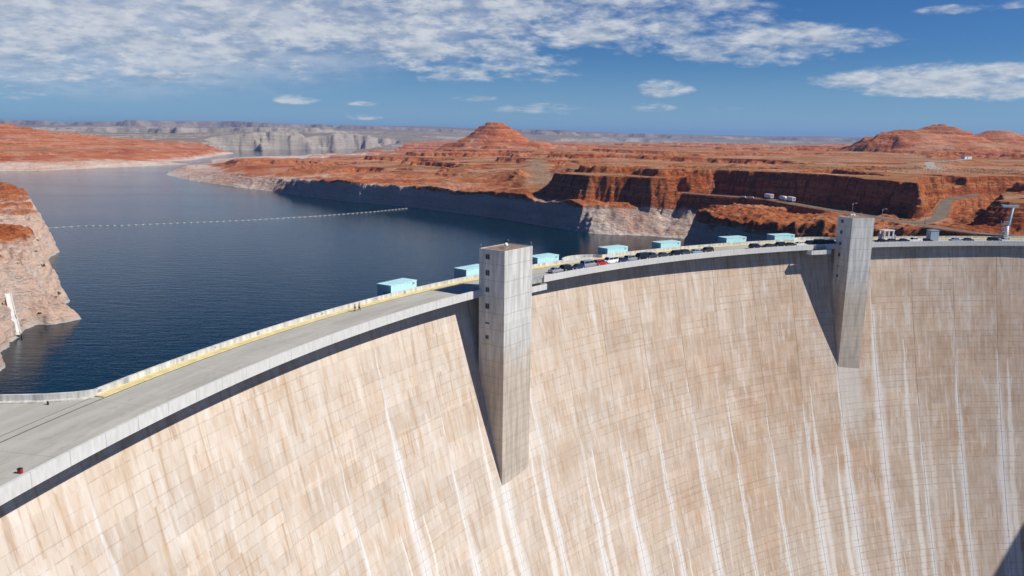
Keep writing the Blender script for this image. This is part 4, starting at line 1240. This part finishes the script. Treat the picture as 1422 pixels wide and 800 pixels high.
trailer((160.5, 490.5, 2.45), rad(-72), 6.5, 'short white box trailer at the far end of the line on the bench road')
trailer((165.0, 478.0, 2.35), rad(-76), 5.5, 'white tank trailer in the middle of the line on the bench road', True)
trailer((167.5, 471.0, 2.3), rad(-76), 6.0, 'white box trailer nearest the dam in the line on the bench road')
for i, (x, y, lab) in enumerate(((146.5, 497.5, 'left one of two low white barrier blocks at the edge of the bench road'), (150.5, 494.5, 'right one of two low white barrier blocks at the edge of the bench road'))):
    r = empty('barrier', (x, y, 2.55), rad(-38)); tag(r, lab, 'barrier', 'white barrier blocks on the bench road')
    mb = MB(); mb.box((0, 0, .45), (3.4, .7, .9), taper=.75); mb.build('block', M['white'], r); mb = MB(); mb.box((0, 0, .06), (3.6, .9, .12)); mb.build('foot', M['grey'], r)


def pole(loc, h, label, lamp=True):
    r = empty('lamp_post', loc); tag(r, label, 'lamp post', 'poles along the bench road')
    mb = MB(); mb.bar((0, 0, 0), (0, 0, h), .16, 8, .09); mb.build('post', M['steel'], r)
    mb = MB(); mb.bar((0, 0, h), (1.5, -.3, h + .2), .07); arm = mb.build('arm', M['steel'], r)
    mb = MB(); mb.box((1.6, -.3, h + .18), (.8, .4, .22)); mb.build('lamp', M['white'], arm)
    return r


pole((131, 519.5, 2.7), 9, 'tall thin pole at the far end of the bench road')
pole((179, 411, 1.7), 5, 'short lamp post on the bench road behind the farther tower')
pole((186, 392, 1.5), 4, 'low lamp post on the bench road just right of the farther tower')
pole((192, 362, 1.3), 5, 'lamp post at the mouth of the side road')

# boom of floats across the lake
bl = [(-303, 500), (-288, 514), (-263, 521), (-236, 537), (-194, 561), (-151, 597), (-114, 637), (-91, 672)]
boom = empty('log_boom', (-194, 561, WATER)); tag(boom, 'long line of pale floats strung across the lake as a boom', 'boom')
cum = [0]
for p, q in zip(bl, bl[1:]): cum.append(cum[-1] + math.hypot(q[0] - p[0], q[1] - p[1]))
proto_f = None
nf = 64
mb = MB(); bx = []
for k in range(nf):
    s = cum[-1] * (k + .5) / nf
    x = float(np.interp(s, cum, [p[0] for p in bl])); y = float(np.interp(s, cum, [p[1] for p in bl])); bx.append((x, y))
    i = min(len(bl) - 2, int(np.searchsorted(cum, s)) - 1); i = max(i, 0)
    ang = math.atan2(bl[i + 1][1] - bl[i][1], bl[i + 1][0] - bl[i][0])
    if proto_f is None:
        f = MB(); f.bar((-1.1, 0, .02), (1.1, 0, .02), .24, 10); f.ball((-1.1, 0, .02), .24); f.ball((1.1, 0, .02), .24)
        o = f.build('float', M['float'], boom); proto_f = o
    else:
        o = proto_f.copy(); COL.objects.link(o); o.parent = boom
    o.location = (x + 194, y - 561, 0); o.rotation_euler = (0, 0, ang + random.uniform(-.1, .1))
for (x0, y0), (x1, y1) in zip(bx, bx[1:]): mb.bar((x0 + 194, y0 - 561, .08), (x1 + 194, y1 - 561, .08), .05, 5)
mb.build('cable', M['steel'], boom)

# landing stage on the far left shore
r = empty('landing_stage', (-741, 1212, WATER), rad(75)); tag(r, 'dark floating landing stage on the pale shore at the far left', 'landing stage')
mb = MB(); mb.box((0, 0, .5), (26, 5, .8)); mb.build('deck', M['timber'], r)
for x in (-12, 9):
    mb = MB(); mb.box((x, 0, 2.2), (5, 4, 2.6)); mb.build('shed', M['timber'], r)
mb = MB()
for x in (-9, -3, 3): mb.bar((x, 2, 0), (x, 2, 2.5), .2)
mb.build('pile', M['timber'], r)

# concrete chute down the near left bank
cl = [(-162.3, 245.0), (-160.1, 242.3), (-158.0, 239.7), (-155.6, 236.6), (-153.6, 234.2), (-152.2, 232.5)]
line = []
for x, y in cl: line.append((x, y, max(WATER, ground_z(x, y))))
mb = MB()
vs = []; fs = []
for i, (x, y, z) in enumerate(line):
    for s, dz in ((-1.5, -1.2), (-1.5, .75), (-1.1, .75), (-1.1, .45), (1.1, .45), (1.1, .75), (1.5, .75), (1.5, -1.2)):
        vs.append((x + .78 * s * .6, y + .62 * s * .6, z + dz + .35))
for i in range(len(line) - 1):
    for k in range(7): fs.append((i * 8 + k, i * 8 + k + 1, i * 8 + k + 9, i * 8 + k + 8))
mb.add(vs, fs)
r = empty('chute', (0, 0, 0)); tag(r, 'pale concrete drainage chute down the bleached left bank', 'chute'); mb.build('channel', M['parapet'], r)

# shrubs on the left bank, each its own plant
def shrub_mesh(seed, n=60):
    rn = random.Random(seed); mb = MB()
    for k in range(n):
        a = rn.uniform(0, 2 * math.pi); e = rn.uniform(.1, 1.3); rr = rn.uniform(.35, 1.0)
        c = Vector((math.cos(a) * math.cos(e) * rr, math.sin(a) * math.cos(e) * rr, math.sin(e) * rr * .9 + .1))
        u = Vector((rn.uniform(-1, 1), rn.uniform(-1, 1), rn.uniform(-1, 1))).normalized() * .2
        w = u.orthogonal().normalized() * .13
        mb.add([c - u, c + w, c + u, c - w], [(0, 1, 2, 3)])
    return mb


sm = shrub_mesh(3, 90); st = MB()
for k in range(5): st.bar((0, 0, -.2), (.5 * math.cos(k * 1.26), .5 * math.sin(k * 1.26), .6), .03, 5)
spots = [(-147, 243, 'at the tip of the bank near the water'), (-153, 258, 'on the ridge above the rocky point'), (-161, 262, 'beside the ridge crest of the pale bank'), (-168, 282, 'near the notch in the bank'), (-160, 238, 'above the small bay of the bank'),
         (-172, 268, 'on the pale slope among cracks'), (-178, 290, 'on the upper pale slope'), (-166, 225, 'beside the concrete chute'), (-186, 300, 'where the pale rock turns red'), (-196, 318, 'on the red ledge'),
         (-172, 248, 'in a hollow of the pale bank'), (-156, 250, 'just above the waterline'), (-190, 282, 'on the red upper bank'), (-212, 330, 'on the red ridge'), (-183, 262, 'halfway up the bank')]
first = None
for i, (x, y, lab) in enumerate(spots):
    if first is None:
        o = empty('shrub'); sm.build('foliage', M['shrub'], o); st.build('stem', M['timber'], o); first = o
    else:
        o = copy_tree(first)
    o.location = (x, y, ground_z(x, y)); k = random.uniform(.7, 1.3); o.scale = (k, k, k); o.rotation_euler = (0, 0, random.uniform(0, 6))
    tag(o, 'small dark green shrub ' + lab, 'shrub', 'shrubs on the near left bank')

# scrub on the flats: too many to count, one object
mb = MB()
N = 9000
sx = np.concatenate([rng.uniform(-420, 900, N), rng.uniform(60, 420, 3500), rng.uniform(-560, -200, 500)]).astype(np.float32)
sy = np.concatenate([rng.uniform(560, 1900, N), rng.uniform(530, 760, 3500), rng.uniform(300, 560, 500)]).astype(np.float32)
hz, dlz = height(sx, sy); hx, _ = height(sx + 1.5, sy); hy, _ = height(sx, sy + 1.5)
flat = (np.hypot(hx - hz, hy - hz) < .45) & (dlz > 20) & (hz > -4) & (hz < 30)
flat &= (np.abs(sx) < sy * .80 + 20)
dens = fbm(sx, sy, 120, 2, 83)
flat &= dens > -.15
for x, y, z in zip(sx[flat], sy[flat], hz[flat]):
    s = random.uniform(.25, .65); q = random.uniform(0, 3)
    vs = [(x + s * math.cos(q + k * 1.257), y + s * math.sin(q + k * 1.257), z + .05) for k in range(5)] + [(x, y, z + s * 1.0)]
    mb.add(vs, [(0, 1, 5), (1, 2, 5), (2, 3, 5), (3, 4, 5), (4, 0, 5)])
o = mb.build('scrub', M['scrub']); tag(o, 'dry olive desert scrub dotted over the red flats', 'scrub', kind='stuff')

# ------------------------------------------------------------------ SKY, SUN, HAZE
SUN_AZ, SUN_EL = -12.0, 43.0          # degrees from +x towards +y, and height
sd = Vector((math.cos(rad(SUN_AZ)) * math.cos(rad(SUN_EL)), math.sin(rad(SUN_AZ)) * math.cos(rad(SUN_EL)), math.sin(rad(SUN_EL))))
sl = bpy.data.lights.new('sun', 'SUN'); sl.energy = 5.0; sl.angle = rad(.53); sl.color = (1.0, .95, .87)
so = bpy.data.objects.new('sun', sl); link(so); so.rotation_euler = (-sd).to_track_quat('-Z', 'Y').to_euler(); so.location = (300, 0, 300)

world = bpy.data.worlds.new('World'); scene.world = world; world.use_nodes = True
class WT(NT):
    def __init__(self, tree):
        self.t = tree; tree.nodes.clear(); self.out = self.n('ShaderNodeOutputWorld')
w = WT(world.node_tree)
sky = w.n('ShaderNodeTexSky', sky_type='NISHITA', sun_disc=False)
sky.sun_elevation = rad(SUN_EL); sky.sun_rotation = math.atan2(sd.x, sd.y)
sky.altitude = 1200; sky.air_density = 1.0; sky.dust_density = .0; sky.ozone_density = 1.0
d = w.n('ShaderNodeTexCoord').outputs['Generated']
s = w.sep(d)
az = w.math('ARCTAN2', s[0], s[1]); el = w.math('ARCSINE', s[2])
# place in the sky, in degrees
azd = w.math('MULTIPLY', az, 57.2958); eld = w.math('MULTIPLY', el, 57.2958)


def blob(a, e, ra, re, amp, tilt=0.0):
    da = w.math('SUBTRACT', azd, a)
    x = w.math('DIVIDE', da, ra); y = w.math('DIVIDE', w.math('SUBTRACT', w.math('SUBTRACT', eld, e), w.math('MULTIPLY', da, tilt)), re)
    q = w.math('ADD', w.math('MULTIPLY', x, x), w.math('MULTIPLY', y, y))
    return w.math('MULTIPLY', w.ss(q, 1.6, 0.0), amp)


blobs = [(-29, 6.9, 24, 4.3, .37), (-8, 7.6, 19, 3.9, .335), (4, 8.4, 17, 3.2, .31), (-2, 5.2, 9, 2.0, .25), (-31, 4.6, 17, 2.4, .29), (17.5, 6.2, 9, 1.5, .33), (31, 3.7, 12, 1.25, .40), (24, 10.3, 9, 1.2, .25),
         (-15.5, 2.2, 1.9, .42, .36), (-10.8, 2.0, 1.3, .25, .30), (-2.8, 2.5, 2.0, .33, .28), (10.8, 3.4, 2.4, .8, .30), (12, 2.0, 5, .5, .20), (3, 1.9, 6, .5, .20), (-11, 1.1, 1.8, .28, .28), (-33, 2.2, 5, .7, .24), (34.0, 8.1, 4, .6, .24), (28, 7.9, 3, .4, .22)]
mask = None
for b in blobs:
    q = blob(*b); mask = q if mask is None else w.math('MAXIMUM', mask, q)
# cloud texture on a flat layer high above
den = w.math('ADD', w.math('MAXIMUM', s[2], 0.0), 0.24)
cp = w.vec(w.math('DIVIDE', s[0], den), w.math('DIVIDE', s[1], den))
n1 = w.noise(cp, 4.2, 10, .60, .2); n2 = w.noise(cp, 15.0, 6, .62)
nn = w.math('ADD', w.math('MULTIPLY', n1, .7), w.math('MULTIPLY', n2, .3))
dens = w.ss(w.math('ADD', nn, mask), .655, .90)
dens = w.math('MULTIPLY', dens, w.ss(mask, .02, .12))
vmask = w.math('MAXIMUM', blob(-29, 6.4, 21, 4.1, 1.0), blob(-13, 7.8, 14, 3.1, .9))
vn = w.noise(w.scale(cp, (1, .8, 1)), 3.6, 6, .55)
veil = w.math('MULTIPLY', w.math('MULTIPLY', vmask, w.ss(vn, .30, .62, .55, 1.0)), .95, clamp=True)
dens = w.math('MAXIMUM', dens, veil)
thick = w.ss(w.math('ADD', nn, mask), .66, 1.02)
n3 = w.noise(w.scale(cp, (1, 1, 1)), 5.0, 7, .6)
ccol = w.mix(w.ss(w.math('ADD', w.math('MULTIPLY', n3, .8), w.math('MULTIPLY', n2, .5)), .46, .80), (.42, .50, .62), (.84, .86, .88))
bg1 = w.n('ShaderNodeBackground'); bg1.inputs['Strength'].default_value = .05
hs = w.n('ShaderNodeHueSaturation'); hs.inputs['Saturation'].default_value = 1.2
w.l(sky.outputs[0], hs.inputs['Color']); skyc = w.mix(1.0, hs.outputs[0], (.42, .76, 1.26), 'MULTIPLY')
w.l(w.mix(w.ss(eld, 6.0, -.5, 0, .55), skyc, (5.0, 8.2, 12.4)), bg1.inputs['Color'])   # clear dry desert air
bg2 = w.n('ShaderNodeBackground'); w.l(ccol, bg2.inputs['Color']); bg2.inputs['Strength'].default_value = .78
mx = w.n('ShaderNodeMixShader'); w.l(w.math('MULTIPLY', dens, .85), mx.inputs[0]); w.l(bg1.outputs[0], mx.inputs[1]); w.l(bg2.outputs[0], mx.inputs[2])
w.l(mx.outputs[0], w.out.inputs['Surface'])

# the air between: one closed box of even, thin haze
mb = MB(); mb.box((0, 7000, -20), (34000, 19000, 340))
hz_o = mb.build('haze', M['white']); hz_o.data.materials.clear()
ht = NT('thin_air'); pv = ht.n('ShaderNodeVolumePrincipled')
pv.inputs['Color'].default_value = (.30, .53, 1.0, 1); pv.inputs['Density'].default_value = 7.0e-5; pv.inputs['Anisotropy'].default_value = 0.1
ht.l(pv.outputs[0], ht.out.inputs['Volume'])
hz_o.data.materials.append(ht.m); tag(hz_o, 'thin blue haze over the distant plateau', 'haze', kind='stuff')

# ------------------------------------------------------------------ CAMERA
p = math.atan((400 - 187) / 1080); a = rad(.8)
r0 = Vector((1, 0, 0)); u0 = Vector((0, math.sin(p), math.cos(p)))
rc_ = r0 * math.cos(a) + u0 * math.sin(a); uc_ = u0 * math.cos(a) - r0 * math.sin(a); bk = rc_.cross(uc_)
cd = bpy.data.cameras.new('camera'); co = bpy.data.objects.new('camera', cd); link(co)
m = Matrix((rc_, uc_, bk)).transposed().to_4x4(); m.translation = (0, 0, CAMZ)
co.matrix_world = m
cd.sensor_width = 36; cd.lens = 1080 / 1422 * 36; cd.clip_start = .5; cd.clip_end = 40000
scene.camera = co
vs_ = scene.view_settings
vs_.view_transform = 'Standard'; vs_.look = 'None'; vs_.exposure = 0.15; vs_.gamma = 1.0; vs_.use_curve_mapping = False
scene.render.engine = 'CYCLES'
scene.cycles.max_bounces = 6; scene.cycles.diffuse_bounces = 2; scene.cycles.volume_bounces = 0
print('done')
